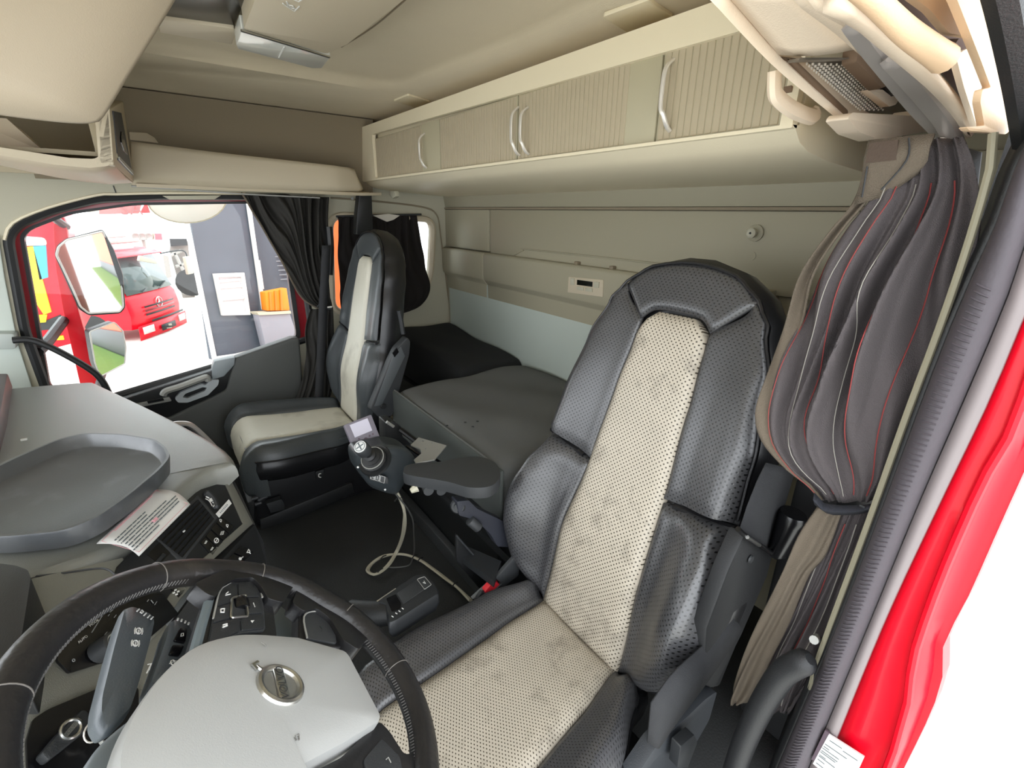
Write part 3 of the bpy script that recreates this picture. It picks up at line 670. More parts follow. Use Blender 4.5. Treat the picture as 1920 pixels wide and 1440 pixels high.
dc = thing('driver_curtain', at(1560, 950, X=.72), 'dark grey stitched curtain with taupe lining tied back beside the driver seat', 'curtain')
UL = [(1628, 268), (1622, 330), (1608, 378), (1560, 432), (1500, 520), (1470, 620), (1440, 710), (1422, 775), (1430, 830), (1470, 880), (1510, 910), (1534, 936)]
UR = [(1800, 258), (1822, 330), (1822, 420), (1790, 540), (1755, 640), (1725, 740), (1700, 820), (1675, 890), (1650, 925), (1640, 940)]
pin = lambda t: min(1, .25+1.6*min(t*1.2, 1-t)) if t > .05 else .3
su, nn = cloth('curtain_cloth', UL, UR, 4, .020, M['curt_grey'], dc, X=.72, bulge=.03, s0=.10, s1=1.05, pinch=pin, ns=90)
sl_, _ = cloth('lining_edge', [(p[0]-2, p[1]) for p in UL], UR, 5, .012, M['curt_lining'], dc, X=.716, bulge=.03, s0=0, s1=.115, pinch=pin, ns=14)
for s, mt in ((.125, 'stitch_red'), (.3, 'stitch_white'), (.40, 'stitch_red'), (.57, 'stitch_white'), (.68, 'stitch_red'), (.86, 'stitch_red')):
    link('stitching', MB().tube([su(s, i, .0035) for i in range(4, nn-1)], .0007 if 'red' in mt else .0006, 4), M[mt], dc)
# taupe top band with its fastening patch
tb0 = pts([(1630, 264), (1690, 258), (1754, 252)], X=.70); tb1 = pts([(1618, 330), (1690, 330), (1740, 300)], X=.70); tb2 = pts([(1604, 384), (1660, 368), (1722, 322)], X=.706)
bnd = [resample(l, 8) for l in (tb0, tb1, tb2)]
bo = link('top_band', MB().grid([bnd[0], [a.lerp(b, .5)+V((-.004, 0, 0)) for a, b in zip(bnd[0], bnd[1])], bnd[1], bnd[2]]), M['curt_lining'], dc, solid=.003)
link('fastening_patch', MB().prism(pts([(1630, 268), (1684, 262), (1680, 300), (1622, 306)], X=.693), (.004, 0, 0)), mat('brown_fastener', '#4f4238', .9, bump=.5), bo)
link('band_seam', MB().tube(smooth_line(pts([(1704, 258), (1700, 300), (1652, 356)], X=.692), 4), .001, 4).tube(pts([(1626, 312), (1616, 370)], X=.694), .001, 4), M['dark'], bo)
LL = [(1538, 950), (1515, 1000), (1480, 1080), (1440, 1170), (1415, 1250), (1425, 1330)]
LR = [(1642, 955), (1628, 1000), (1600, 1080), (1560, 1180), (1515, 1260), (1480, 1330)]
pin2 = lambda t: .4+.6*t
sd, nn2 = cloth('curtain_skirt', LL, LR, 4, .011, M['curt_grey'], dc, X=.735, bulge=.015, s0=.1, s1=1.1, pinch=pin2, ns=70)
for s, mt in ((.42, 'stitch_white'), (.62, 'stitch_red'), (.8, 'stitch_white')):
    link('stitching', MB().tube([sd(s, i, .003) for i in range(2, nn2-2)], .0007, 4), M[mt], dc)
ll = [(1532, 950), (1500, 1000), (1470, 1070), (1425, 1160), (1395, 1230), (1374, 1290), (1376, 1312)]
lr_ = [(1580, 958), (1550, 1040), (1518, 1080), (1480, 1170), (1445, 1240), (1412, 1310), (1392, 1318)]
cloth('lining_skirt', ll, lr_, 1, .008, M['curt_lining'], dc, X=.715, bulge=.014, pinch=pin2, ns=24)
ts = pts([(1526, 925), (1545, 946), (1580, 950), (1610, 950), (1636, 948)], X=.695)
ts2 = pts([(1530, 944), (1556, 962), (1585, 962), (1610, 960), (1636, 954)], X=.695)
tie = link('tie_strap', MB().grid([resample(ts, 10), [a.lerp(b, .5)+V((-.006, 0, 0)) for a, b in zip(resample(ts, 10), resample(ts2, 10))], resample(ts2, 10)]), mat('navy_strap', '#2c2e36', .8, bump=.4), dc, solid=.003)
link('strap_slot', MB().box(at(1617, 949, X=.687), (.002, .006, .003)), M['black'], tie)
link('curtain_shade_sheet', MB().grid([pts([(1760, 262), (1842, 286)], X=.80), pts([(1800, 480), (1826, 420)], X=.80), pts([(1650, 800), (1735, 700)], X=.80), pts([(1560, 960), (1640, 950)], X=.80)]), M['black'], dc, solid=.004)  # black sheet standing in for shade behind the gathered folds

# --- passenger-side curtain, tied back at the window
pc = thing('passenger_curtain', at(600, 580, Y=2.36), 'black curtain tied back at the rear edge of the passenger door window', 'curtain')
PL = [(453, 362), (470, 392), (500, 440), (528, 490), (548, 530), (570, 562), (596, 578)]
PR = [(617, 370), (614, 420), (612, 470), (616, 520), (620, 556), (622, 574)]
pinp = lambda t: .25+.9*min(1, (1-t)*1.6)
spf, npf = cloth('curtain_cloth', PL, PR, 6, .018, M['curt_black'], pc, Y=2.33, axis=V((0, -1, 0)), bulge=.03, pinch=pinp, ns=100)
link('hem', MB().tube([spf(0, i, 0) for i in range(npf)], .004, 6), M['curt_lining'], pc)
QL = [(580, 580), (572, 620), (574, 660), (566, 710), (552, 760)]
QR = [(624, 576), (626, 620), (628, 680), (622, 730), (616, 762)]
cloth('curtain_skirt', QL, QR, 4, .012, M['curt_black'], pc, Y=2.33, axis=V((0, -1, 0)), bulge=.02, ns=60, pinch=lambda t: .4+.6*t)
link('tie_strap', MB().tube(smooth_line(pts([(596, 573), (606, 578), (622, 578)], Y=2.27), 4), .006, 6, flat=1.5), M['black'], pc)
link('tie_button', MB().box(at(616, 576, Y=2.255), (.03, .004, .008)), M['chrome'], pc, bevel=.002)
pb = thing('passenger_belt', at(605, 740, Y=2.3), 'dark seat belt webbing hanging in front of the passenger curtain', 'seat belt')
pbm = [(612, 460), (609, 520), (606, 570), (603, 640), (600, 700), (598, 750)]
wv = V((1, 0, 0))*.019
ctr = smooth_line(pts(pbm, Y=2.24), 4)
link('webbing', MB().grid([[p-wv for p in ctr], [p+V((0, -.004, 0)) for p in ctr], [p+wv for p in ctr]]), M['belt'], pb, solid=.002)
link('belt_guide', MB().tube(smooth_line(pts([(616, 425), (619, 465), (617, 515)], Y=2.30), 4), .018, 8), M['black'], pb)
# --- rear side window curtain
rc = thing('rear_window_curtain', at(760, 560, Y=2.41), 'short black curtain drawn over the small rear side window', 'curtain')
RL = [(633, 407), (634, 450), (635, 500), (640, 590)]
RR = [(780, 404), (788, 450), (798, 500), (806, 540), (790, 572), (762, 586)]
cloth('curtain_cloth', RL, RR, 7, .009, mat('brown_black_curtain', '#1b1614', .9), rc, Y=2.42, axis=V((0, -1, 0)), ns=90, bulge=.004)
link('curtain_track', MB().tube(pts([(630, 406), (700, 404), (790, 402)], Y=2.425), .005, 6), M['dark'], rc)
link('track_clip', MB().prism(rounded(pts([(700, 404), (728, 401), (750, 404), (738, 412), (726, 416)], Y=2.39), .004), (0, .01, 0)), M['chrome'], rc)
# --- upper mount of the passenger seat belt
bm_ = thing('belt_post', at(690, 420, Y=2.25), 'black seat belt post rising behind the passenger headrest', 'belt post')
link('post', MB().prism(rounded(pts([(674, 364), (697, 360), (700, 440), (668, 440), (670, 400)], Y=2.28), .008), (0, .05, 0)), M['black'], bm_, bevel=.006)
link('bolt_cap', MB().lathe(at(661, 372, Y=2.38), (0, -1, 0), [(0, .008), (.004, .007), (.005, 0)], 10), M['steel'], bm_)
# ================================================================ seats
def interp(tab, x):
    if x <= tab[0][0]: return tab[0][1]
    for (a, fa), (b, fb) in zip(tab, tab[1:]):
        if x <= b:
            t = (x-a)/(b-a); t = t*t*(3-2*t); return fa+(fb-fa)*t
    return tab[-1][1]
def sstep(a, b, x):
    t = min(max((x-a)/(b-a), 0), 1); return t*t*(3-2*t)
WT = [(-.02, .17), (.0, .19), (.03, .235), (.08, .272), (.17, .292), (.27, .298), (.34, .290), (.40, .268), (.43, .266), (.55, .258), (.70, .232), (.80, .198), (.846, .165), (.88, .122), (.90, .075), (.908, .001)]
BT = [(0, .128), (.19, .122), (.4, .108), (.6, .097), (.72, .088), (.79, .083)]
def patch(name, uvrows, hf, fr, mt, parent, pillow=.010, e=.16, skirt=.035, ei=None, uvs=1):
    R, C_ = len(uvrows), len(uvrows[0])
    def ed(x, w_): x = min(x, 1-x); return 1 if x >= w_ else 1-(1-x/w_)**2
    rows, uv = [], []
    for i in [-1]+list(range(R))+[R]:
        r = []
        for j in [-1]+list(range(C_))+[C_]:
            ii, jj = min(max(i, 0), R-1), min(max(j, 0), C_-1)
            u, v = uvrows[ii][jj]
            h = hf(u, v, ii/(R-1), jj/(C_-1))+pillow*ed(ii/(R-1), ei or e)*ed(jj/(C_-1), e)
            if i != ii or j != jj: h -= skirt
            r.append(fr(u, v, h)); uv.append((u*uvs, v*uvs))
        rows.append(r)
    mb = MB().grid(rows); mb.uv = uv
    return link(name, mb, mt, parent, ang=75)
def seat_back(root, fr, m, sc=1.0, bol=1.0, labels=True):
    def W(v): return interp(WT, v)
    def B(v):
        b = interp(BT, v)
        if v > .72: b *= math.sqrt(max(0, 1-((v-.72)/.074)**2.6))*.72+.28
        return b
    def hbase(u, v): return -.012*sstep(.5, .9, v)+.02*math.exp(-((v-.22)/.12)**2)
    def hc(u, v, i, j): return hbase(u, v)+.004*math.sin(i*9)*math.sin(3*j+1)*.4
    patch('back_centre_panel', [[(-B(v)+2*B(v)*j/14, v) for j in range(15)] for v in [(.79-(-.01))*k/40-.01 for k in range(41)]], hc, fr, m['mid'], root, .010, .10, ei=.03)
    for sgn in (1, -1):
        n = 16
        rows = []
        for k in range(25):
            t = k/24; r = []
            for j in range(n+1):
                s = j/n; v0 = lerp(-.005, .045, s); v1 = lerp(.402, .428, s); v = lerp(v0, v1, t)
                r.append((sgn*lerp(B(v)+.002, W(v), s), v))
            rows.append(r)
        def hl(u, v, i, j): return hbase(u, v)+bol*(.075*sstep(.15, .75, j)*math.sin(math.pi*min(1, max(0, i*.85+.08)))**.8-.045*sstep(.8, 1, j)-.005)
        patch('lower_side_bolster', rows, hl, fr, m['side'], root, .010, .08)
        rows = []
        for k in range(25):
            t = k/24; r = []
            for j in range(n+1):
                s = j/n; v0 = lerp(.412, .440, s); v1 = lerp(.772, .842, s); v = lerp(v0, v1, t)
                r.append((sgn*lerp(B(min(v, .74))+.002, W(v)-.006, s), v))
            rows.append(r)
        def hu(u, v, i, j): return hbase(u, v)+bol*(.03*sstep(.2, .8, j)-.02*sstep(.8, 1, j))*(1-i)-.002*i
        patch('upper_side_panel', rows, hu, fr, m['side'], root, .004, .05, skirt=.007)
    inn = smooth_line([V((B(.74)+.003, .768, 0)), V((.06, .792, 0)), V((0, .797, 0)), V((-.06, .792, 0)), V((-B(.74)-.003, .768, 0))], 6)
    out = smooth_line([V((.163, .840, 0)), V((.12, .878, 0)), V((.06, .897, 0)), V((0, .902, 0)), V((-.06, .897, 0)), V((-.12, .878, 0)), V((-.163, .840, 0))], 5)
    inn, out = resample(inn, 31), resample(out, 31)
    patch('headrest_panel', [[(lerp(inn[k].x, out[k].x, t/8), lerp(inn[k].y, out[k].y, t/8)) for k in range(31)] for t in range(9)], lambda u, v, i, j: hbase(u, v)-.004*i, fr, m['side'], root, .005, .04, ei=.12, skirt=.007)
    vs_ = [-.02+.93*k/44 for k in range(45)]
    loopu = [(W(min(v, .9079)), v) for v in vs_ if v < .905]
    loop = loopu+[(.03, .908)]+[(-.03, .908)]+[(-u, v) for u, v in reversed(loopu)]
    cu, cv_ = 0, .43
    def sc_(k, h): return [fr(cu+(u-cu)*k, cv_+(v-cv_)*k, h+hbase(u, v)) for u, v in loop]
    def sc2(d, h): return [fr(u*(1+d), v+(.012 if v > .6 else 0)*(d > 0), h+hbase(u, v)) for u, v in loop]
    sh_ = MB().loft([sc_(.90, -.022), sc2(-.01, -.014), sc2(.025, -.03), sc2(.03, -.075), sc2(0, -.105), sc_(.93, -.122)])
    link('back_shell', sh_, m['shell'], root, ang=60)
    upl = [(u*.985, v) for u, v in loopu if v > .44]
    pl_ = upl+[(.03, .903), (-.03, .903)]+[(-u, v) for u, v in reversed(upl)]
    link('piping', MB().tube(smooth_line([fr(u, v, hbase(u, v)-.002) for u, v in pl_], 2), .0034*sc, 6), m['shell'], root)
    for sg in (1, -1): link('waist_crease', MB().tube([fr(sg*W(.43)*.99, .428, .0), fr(sg*.21, .418, .0), fr(sg*.135, .408, -.004)], .007, 6), m['shell'], root)
def seat_cushion(root, fr, m, L=.50, drop=.09):
    CW = [(0, .195), (.15, .245), (.36, .278), (.46, .268), (.52, .25)]; CB = [(0, .122), (.15, .135), (.3, .140), (.5, .145)]
    def path(t):
        """t 0..1 along the cushion top, then over the front lip: (c, h)"""
        a = t*(L+.16)
        if a < L-.05: return a, 0
        q = a-(L-.05)
        if q < .11:
            an = q/.07; return L-.05+.07*math.sin(min(an, 1.57)), -.07*(1-math.cos(min(an, 1.57)))
        return L+.02, -.07-(q-.11)
    def mk(f0, f1, nj, ni=30):
        rows = []
        for i in range(ni+1):
            c, h = path(i/ni); rows.append([(lerp(f0(c), f1(c), j/nj), i/ni) for j in range(nj+1)])
        return rows
    W = lambda c: interp(CW, c); B = lambda c: interp(CB, c)
    def frc(u, t, h):
        c, hh = path(t); nx = 0 if hh == 0 else min(1, -hh/.07)
        return fr(u, c+nx*h, hh+h*(1-nx))
    uvs = None
    patch('cushion_centre_panel', mk(lambda c: -B(c), lambda c: B(c), 14), lambda u, v, i, j: -.006*math.sin(math.pi*j)+.004*math.sin(7*i+2*j), frc, m['mid'], root, .012, .10, ei=.05)
    for sgn in (1, -1):
        patch('cushion_side_bolster', mk(lambda c: sgn*(B(c)+.003), lambda c: sgn*W(c), 12), lambda u, v, i, j: .028*sstep(.1, .6, j)*(1-.6*i)-.035*sstep(.75, 1, j), frc, m['side'], root, .012, .12, ei=.05)
    loop = []
    cs = [-.04+(L+.03)*k/20 for k in range(21)]
    loop = [(W(max(c, 0)), c) for c in cs]+[(W(.5)*.85, L+.005)]+[(-W(.5)*.85, L+.005)]+[(-W(max(c, 0)), c) for c in reversed(cs)]
    def sc2(k, h): return [fr(u*k, .2+(c-.2)*k, h) for u, c in loop]
    link('cushion_shell', MB().loft([sc2(.95, -.02), sc2(1.0, -.03), sc2(1.015, -.06), sc2(.99, -.10), sc2(.9, -.12)]), m['shell'], root, ang=60)
    pl_ = [(u*1.005, c) for u, c in loop]
    link('cushion_piping', MB().tube([fr(u, c, -.026) for u, c in pl_[2:-2]], .0035, 6), m['shell'], root)

# ---------------------------------------------------------------- driver seat
SJ = V((.66, .62, .245))
bv = V((.25, 0, .87)).normalized(); bn = V((-bv.z, 0, bv.x))
frb = lambda u, v, h: SJ+V((0, 1, 0))*u+bv*v+bn*h
def frc(u, c, h): return SJ+V((-c*.995, u-.16*c, .04*c+h+.0))
ds = thing('driver_chair', (.45, .6, .05), 'black and beige perforated leather driver seat in the foreground', 'seat')
mD = dict(mid=M['perf_beige'], side=M['perf'], shell=M['leather'])
seat_back(ds, frb, mD); seat_cushion(ds, frc, mD, L=.50)
link('seat_base', MB().box((.44, .56, .105), (.42, .36, .11)), M['black'], ds, bevel=.02)
# outboard side: plastic cover, belt guide, webbing
AY = .315
cvp = pts([(1398, 1000), (1452, 1034), (1440, 1080), (1392, 1190), (1340, 1292), (1318, 1286), (1325, 1180), (1366, 1070)], Y=AY)
cv = link('side_cover', MB().prism(cvp, (0, .03, 0)), M['seat_plastic'], ds, bevel=.006)
link('cover_bolt', MB().lathe(at(1407, 1048, Y=AY-.002), (0, -1, 0), [(0, .008), (.003, .007), (.003, 0)], 14), M['dark'], cv)
link('belt_guide', MB().tube(smooth_line(pts([(1384, 992), (1400, 1006), (1430, 1026), (1452, 1040), (1458, 1044), (1462, 1034), (1466, 1010)], Y=AY-.012), 4), .0045, 8), M['black_gloss'], ds)
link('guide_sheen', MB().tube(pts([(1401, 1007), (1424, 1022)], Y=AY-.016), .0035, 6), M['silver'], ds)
link('belt_reel', MB().lathe(at(1488, 962, Y=.29), at(1455, 1040, Y=.30)-at(1488, 962, Y=.29), [(0, 0), (0, .022), (.008, .025), (.02, .023), (.09, .018), (.1, .01), (.1, 0)], 16), M['black_gloss'], ds)
wb0 = pts([(1438, 868), (1422, 900), (1402, 950), (1386, 1000)], Y=AY-.002); wb1 = pts([(1492, 880), (1480, 920), (1462, 980), (1450, 1032)], Y=AY-.002)
link('belt_webbing', MB().grid([resample(wb0, 12), [a.lerp(b, .5)+V((0, -.003, 0)) for a, b in zip(resample(wb0, 12), resample(wb1, 12))], resample(wb1, 12)]), M['belt'], ds, solid=.002)
wl0 = pts([(1366, 1150), (1320, 1210), (1262, 1262), (1222, 1318), (1214, 1392)], Y=.32); wl1 = pts([(1392, 1180), (1348, 1250), (1312, 1300), (1272, 1352), (1236, 1404)], Y=.31)
link('lap_webbing', MB().grid([resample(wl0, 14), [a.lerp(b, .5)+V((0, -.006, 0)) for a, b in zip(resample(wl0, 14), resample(wl1, 14))], resample(wl1, 14)]), M['belt'], ds, solid=.003)
link('recliner_cover', MB().prism(rounded(pts([(1324, 1310), (1345, 1296), (1330, 1350), (1290, 1420), (1262, 1475), (1180, 1475), (1230, 1400)], Y=.33), .01), (0, .03, 0)), mat('blue_grey_plastic', '#34373b', .5, bump=.2, bscale=500), ds, bevel=.01, seg=3)
link('adjuster_lever', MB().prism(rounded(pts([(1276, 1400), (1302, 1378), (1308, 1392), (1290, 1440), (1270, 1440)], Y=.30), .004), (0, .02, 0)), M['dkgrey'], ds, bevel=.004)
link('rear_pillar_cover', MB().prism(pts([(1400, 1050), (1452, 1036), (1420, 1120), (1350, 1290), (1330, 1294)], Y=.335), (0, .05, 0)), M['black'], ds, bevel=.01)
link('door_side_grip', MB().tube(smooth_line(pts([(1520, 1236), (1490, 1248), (1462, 1270), (1424, 1330), (1392, 1400), (1370, 1470)], X=.64), 5), [.008, .014, .017, .018]+[.018]*30, 12), M['seat_plastic'], ds)

# armrest on the inboard side
AZ = .585
arm_top = smooth_line(pts([(757, 880), (763, 872), (790, 867), (822, 866), (860, 858), (898, 856), (924, 864), (937, 880), (935, 898), (918, 912), (880, 914), (838, 903), (764, 890)], Z=AZ), 4, closed=True)
ar = link('armrest', MB().prism(arm_top, (0, 0, -.030)), M['dark'], ds, bevel=.012, seg=4)
ay = .93
pv = at(863, 943, Y=ay)
link('armrest_arm', MB().prism(rounded(pts([(846, 930), (868, 928), (884, 944), (930, 966), (952, 985), (952, 1016), (922, 1014), (908, 990), (880, 964), (850, 956)], Y=ay), .006), (0, -.03, 0)), mat('slate_plastic', '#30323a', .45, bump=.2), ds, bevel=.006)
link('pivot', MB().lathe(pv+V((0, .005, 0)), (-.55, -.75, .2), [(0, .02), (.03, .02), (.034, .016), (.034, .010), (.038, .009), (.038, 0)], 20), M['dkgrey'], ds)
link('height_knob', MB().tube([at(880, 975, Y=.90), at(898, 990, Y=.89)], .014, 12), M['dark'], ds, bevel=.003)
for px in (802, 826): link('adjuster_wheel', MB().lathe(at(px, 917, Y=.96), (-.2, -1, 0), [(-.01, .0), (-.01, .013), (.01, .013), (.01, 0)], 14), M['dark'], ds)
link('joystick_post', MB().tube([at(770, 921, Y=.98), at(781, 914, Y=.98)], [.006, .012], 8), M['liner'], ds)
# buckle and console pocket beside the cushion
bk = thing('belt_buckle', at(915, 1097, Y=.86), 'black belt buckle with a red button beside the driver cushion', 'buckle')
link('button', MB().prism(rounded(pts([(903, 1102), (921, 1082), (932, 1088), (913, 1113)], Y=.86), .003), (0, -.014, -.004)), M['buckle'], bk, bevel=.003)
link('housing', MB().prism(pts([(900, 1104), (908, 1116), (936, 1090), (925, 1080), (960, 1040), (972, 1040), (968, 1075), (905, 1124), (890, 1118)], Y=.855), (0, -.012, 0)), M['dark'], bk, bevel=.003)
sp_ = thing('side_pocket', at(900, 1050, Y=.95), 'black open storage pocket between the bunk and the driver seat', 'storage pocket')
bx = pts([(857, 1005), (942, 1052), (925, 1082), (868, 1025)], Z=.33)
link('pocket_floor', MB().prism(pts([(866, 1020), (940, 1052), (926, 1090), (860, 1040)], Z=.30), (0, 0, -.02)), M['dkgrey'], sp_)
link('front_wall', MB().prism(pts([(856, 1002), (864, 1012), (926, 1086), (905, 1112), (856, 1052)], Y=.95), (0, .012, 0)), M['black'], sp_, bevel=.004)
link('rim', MB().tube(smooth_line(pts([(856, 1004), (866, 1016), (900, 1054), (928, 1084)], Y=.945), 3), .003, 6), M['dark'], sp_)
link('grey_bracket', MB().prism(pts([(886, 1124), (936, 1078), (968, 1042), (972, 1062), (938, 1092), (905, 1128)], Y=.875), (0, .012, 0)), mat('bracket_grey', '#7d8183', .5), sp_, bevel=.002)

# ---------------------------------------------------------------- passenger seat
PJ = V((.565, 2.02, .34)); PS = .885
pv_ = V((.165, 0, .88)).normalized(); pn_ = V((-pv_.z, 0, pv_.x))
frb2 = lambda u, v, h: PJ+(V((0, 1, 0))*u+pv_*v+pn_*h)*PS
frc2 = lambda u, c, h: PJ+V((-c*.97, u-.0*c, .10*c+h-.01))*1.0
ps = thing('passenger_chair', (.4, 2.02, .05), 'smaller black and beige leather passenger seat on the far side of the cab', 'seat')
mP = dict(mid=M['beige'], side=M['leather2'], shell=M['leather'])
seat_back(ps, frb2, mP, sc=.9, bol=.4); seat_cushion(ps, frc2, mP, L=.44)
link('seat_base', MB().box((.36, 2.0, .10), (.52, .36, .12)), M['black'], ps, bevel=.01)
link('base_skirt', MB().prism([V((.11, 1.80, .06)), V((.62, 1.80, .06)), V((.62, 1.80, .30)), V((.14, 1.80, .27))], (0, .4, 0)), M['leather'], ps, bevel=.015, seg=3)
sk = smooth_line(pts([(478, 920), (468, 900), (470, 872), (492, 856), (540, 846), (600, 832), (656, 818)], Y=1.79), 5)
link('skirt_piping', MB().tube(sk, .004, 6), M['leather2'], ps)
link('base_rail', MB().prism(pts([(487, 975), (660, 905), (664, 925), (490, 1003)], Y=1.785), (0, .02, 0)), M['black'], ps, bevel=.004)
link('slide_lever', MB().prism(rounded(pts([(499, 945), (528, 936), (534, 946), (533, 956), (508, 962)], Y=1.76), .003), (0, .03, 0)), M['dkgrey'], ps, bevel=.003)
for i, (a, b) in enumerate((((472, 936), (484, 932)), ((478, 946), (490, 942)), ((484, 938), (500, 930)))): link('adjuster', MB().tube(pts([a, b], Y=1.765), .008, 8), M['dark'], ps)
sw_ = link('seat_switch', MB().prism(rounded(pts([(592, 885), (608, 880), (609, 896), (594, 900)], Y=1.785), .003), (0, .012, 0)), M['black'], ps, bevel=.002)
link('switch_symbol', MB().tube(smooth_line(pts([(602, 888), (598, 889), (598, 894), (602, 895)], Y=1.783), 4), .002, 5), M['white'], sw_)
fa = pts([(742, 655), (764, 632), (770, 640), (768, 664), (736, 780), (712, 784), (694, 768), (730, 680)], Y=1.69)
fo2 = link('folded_armrest', MB().prism(rounded(fa, .01), (0, .04, 0)), M['dark'], ps, bevel=.008, seg=3)
link('armrest_face', MB().prism(pts([(738, 664), (752, 650), (760, 668), (716, 760), (702, 762)], Y=1.687), (0, .004, 0)), mat('armrest_face_grey', '#565a5c', .5), fo2, bevel=.002)
link('latch', MB().prism(pts([(736, 662), (744, 652), (748, 660), (740, 670)], Y=1.683), (0, .006, 0)), M['black_gloss'], fo2)
link('latch', MB().lathe(at(719, 762, Y=1.685), (0, -1, 0), [(0, .012), (.004, .010), (.004, 0)], 12), M['black'], fo2)
link('side_handle', MB().tube(smooth_line(pts([(748, 582), (752, 600), (756, 626)], Y=1.71), 3), .009, 8), M['dkgrey'], ps)
# ================================================================ bunk
bkx = .665
bu = thing('bunk_box', (.9, 1.3, .05), 'black storage box under the bunk along the cab floor', 'bunk base')
link('box', MB().box((.98, 1.345, .20), (.62, .73, .31)).box((1.12, 2.07, .20), (.34, .70, .31)), M['black'], bu, bevel=.01)
link('floor_rail', MB().prism([V((.63, .95, .05)), V((.668, .95, .05)), V((.668, .95, .085)), V((.645, .95, .08))], (0, .8, 0)), M['dark'], bu, bevel=.003)
link('lid_edge', MB().prism([V((.655, .9, .25)), V((.668, .9, .25)), V((.668, .9, .262)), V((.655, .9, .262))], (0, .5, 0)), M['dkgrey'], bu)
mt = thing('bunk_mattress', (1.0, 1.3, .36), 'black fabric covered bunk mattress running across the rear wall', 'mattress')
def mat_block(name, y0, y1, z_top, x0, x1, m_, tilt=0, seed=1, h=.19):
    rnd = random.Random(seed); nx, ny = 26, 40
    def top(x, y):
        s = (x-x0)/(x1-x0); t = (y-y0)/(y1-y0)
        e = min(1, min(s, 1-s)/.09)**.5 if 0 < s < 1 else 0
        e2 = min(1, min(t, 1-t)/.05)**.5 if 0 < t < 1 else 0
        wv = .006*math.sin(9*x+5*y+seed)*math.sin(7*y-3*x)+.004*math.sin(21*x+13*y)
        return z_top-.016*(1-e)-.03*(1-e2)+wv+tilt*t
    rows = []
    for j in range(ny+1):
        y = lerp(y0, y1, j/ny)
        r = [V((x0-.004, y, z_top-h)), V((x0-.008, y, z_top-h*.6)), V((x0-.004, y, z_top-.06))]
        for i in range(nx+1):
            x = lerp(x0, x1, i/nx); r.append(V((x, y, top(x, y))))
        r.append(V((x1, y, z_top-h))); rows.append(r)
    mb = MB().loft(rows)
    return link(name, mb, m_, mt, ang=60)
mat_block('mattress', .95, 1.70, .552, bkx, BW-.012, M['fabric'], seed=2)
mat_block('end_section', 1.715, 2.43, .56, .97, BW-.012, mat('black_bunk_end', '#1b1c1d', .95, bump=.6, bscale=900), tilt=.05, seed=5)
sd_ = [V((bkx-.008, 1.70, .541)), V((bkx-.008, 1.3, .541)), V((bkx-.008, .98, .541))]
link('mattress_border', MB().prism([V((bkx-.004, 1.705, .541)), V((bkx-.004, .935, .541)), V((bkx-.006, .935, .37)), V((bkx-.006, 1.705, .37))], (-.012, 0, 0)), M['fabric_side'], mt, bevel=.005, seg=3)
link('border_seam', MB().tube(sd_, .004, 6), M['fabric'], mt)
for i, (a, b, c, d) in enumerate((((770, 745), (792, 742), (806, 750), (812, 756)), ((800, 722), (830, 716), (850, 722), (868, 720)))):
    pass
cr2 = MB()
for l in ([(775, 752), (790, 740), (808, 738), (816, 748)], [(788, 768), (800, 760), (812, 762)]):
    cr2.tube(smooth_line([at(*q, Z=.553) for q in l], 4), [.003]+[.006]*20, 6)
for q in [(838, 798), (872, 792), (886, 800), (895, 790)]:
    link('worn_spot', MB().lathe(at(*q, Z=.556), (0, 0, 1), [(0, .005), (.0012, .004), (.0012, 0)], 7), M['black'], mt)

# ================================================================ dashboard
db = thing('dashboard', (-.3, 1.3, .05), 'grey dashboard with a soft top and a black angled switch panel', 'dashboard')
DZ = .60
T = [(-420, 760), (0, 730), (100, 722), (165, 716), (200, 733), (262, 763), (345, 806), (402, 838), (422, 862)]
# top slab, rear edge rolling over towards the cab
edge_r = smooth_line(pts([(165, 717), (262, 763), (345, 806), (402, 840), (424, 866)], Z=DZ+.02), 6)
er = resample(edge_r, 24)
nrm = V((.87, .2, 0)).normalized()
edge_c = resample(smooth_line([at(420, 862, Z=DZ+.02), at(356, 890, Z=DZ+.022), at(270, 962, Z=DZ+.025), at(196, 1018, Z=DZ+.02), at(130, 1050, Z=DZ+.03), at(-60, 1106, Z=DZ+.04)], 6), 24)
allE = er+edge_c[1:]
front = [V((-1.1, lerp(2.2, .25, i/(len(allE)-1)), DZ+.03)) for i in range(len(allE))]
rows = []
for t in (0, .3, .6, .85, .95): rows.append([f.lerp(e, t)+V((0, 0, .012*math.sin(math.pi*t))) for f, e in zip(front, allE)])
rows.append([e+V((0, 0, -.001)) for e in allE])
dirs = []
for i in range(len(allE)):
    a = allE[max(i-1, 0)]; b = allE[min(i+1, len(allE)-1)]; t = (b-a).normalized(); n2 = V((-t.y, t.x, 0)); n2 = n2 if n2.x > 0 else -n2; dirs.append(n2)
for dx, dz in ((.010, -.004), (.018, -.012), (.022, -.024), (.023, -.04)): rows.append([e+n2*dx+V((0, 0, dz)) for e, n2 in zip(allE, dirs)])
rows.append([e+V((-.05, 0, -.1)) for e in allE])
link('top', MB().grid(rows), M['dash'], db, ang=60)
link('body', MB().prism([V((-.95, 2.15, .56)), V((-.95, .28, .56)), V((-.42, .45, .56)), V((-.2, .93, .56)), V((-.02, 1.22, .56)), V((-.30, 2.08, .56))], (0, 0, -.50)), M['dash_lt'], db)
link('seam', MB().tube(smooth_line(pts([(55, 1082), (120, 1074), (180, 1066), (202, 1068), (216, 1078)], Z=DZ+.03), 4), .0018, 5), M['dark'], db)
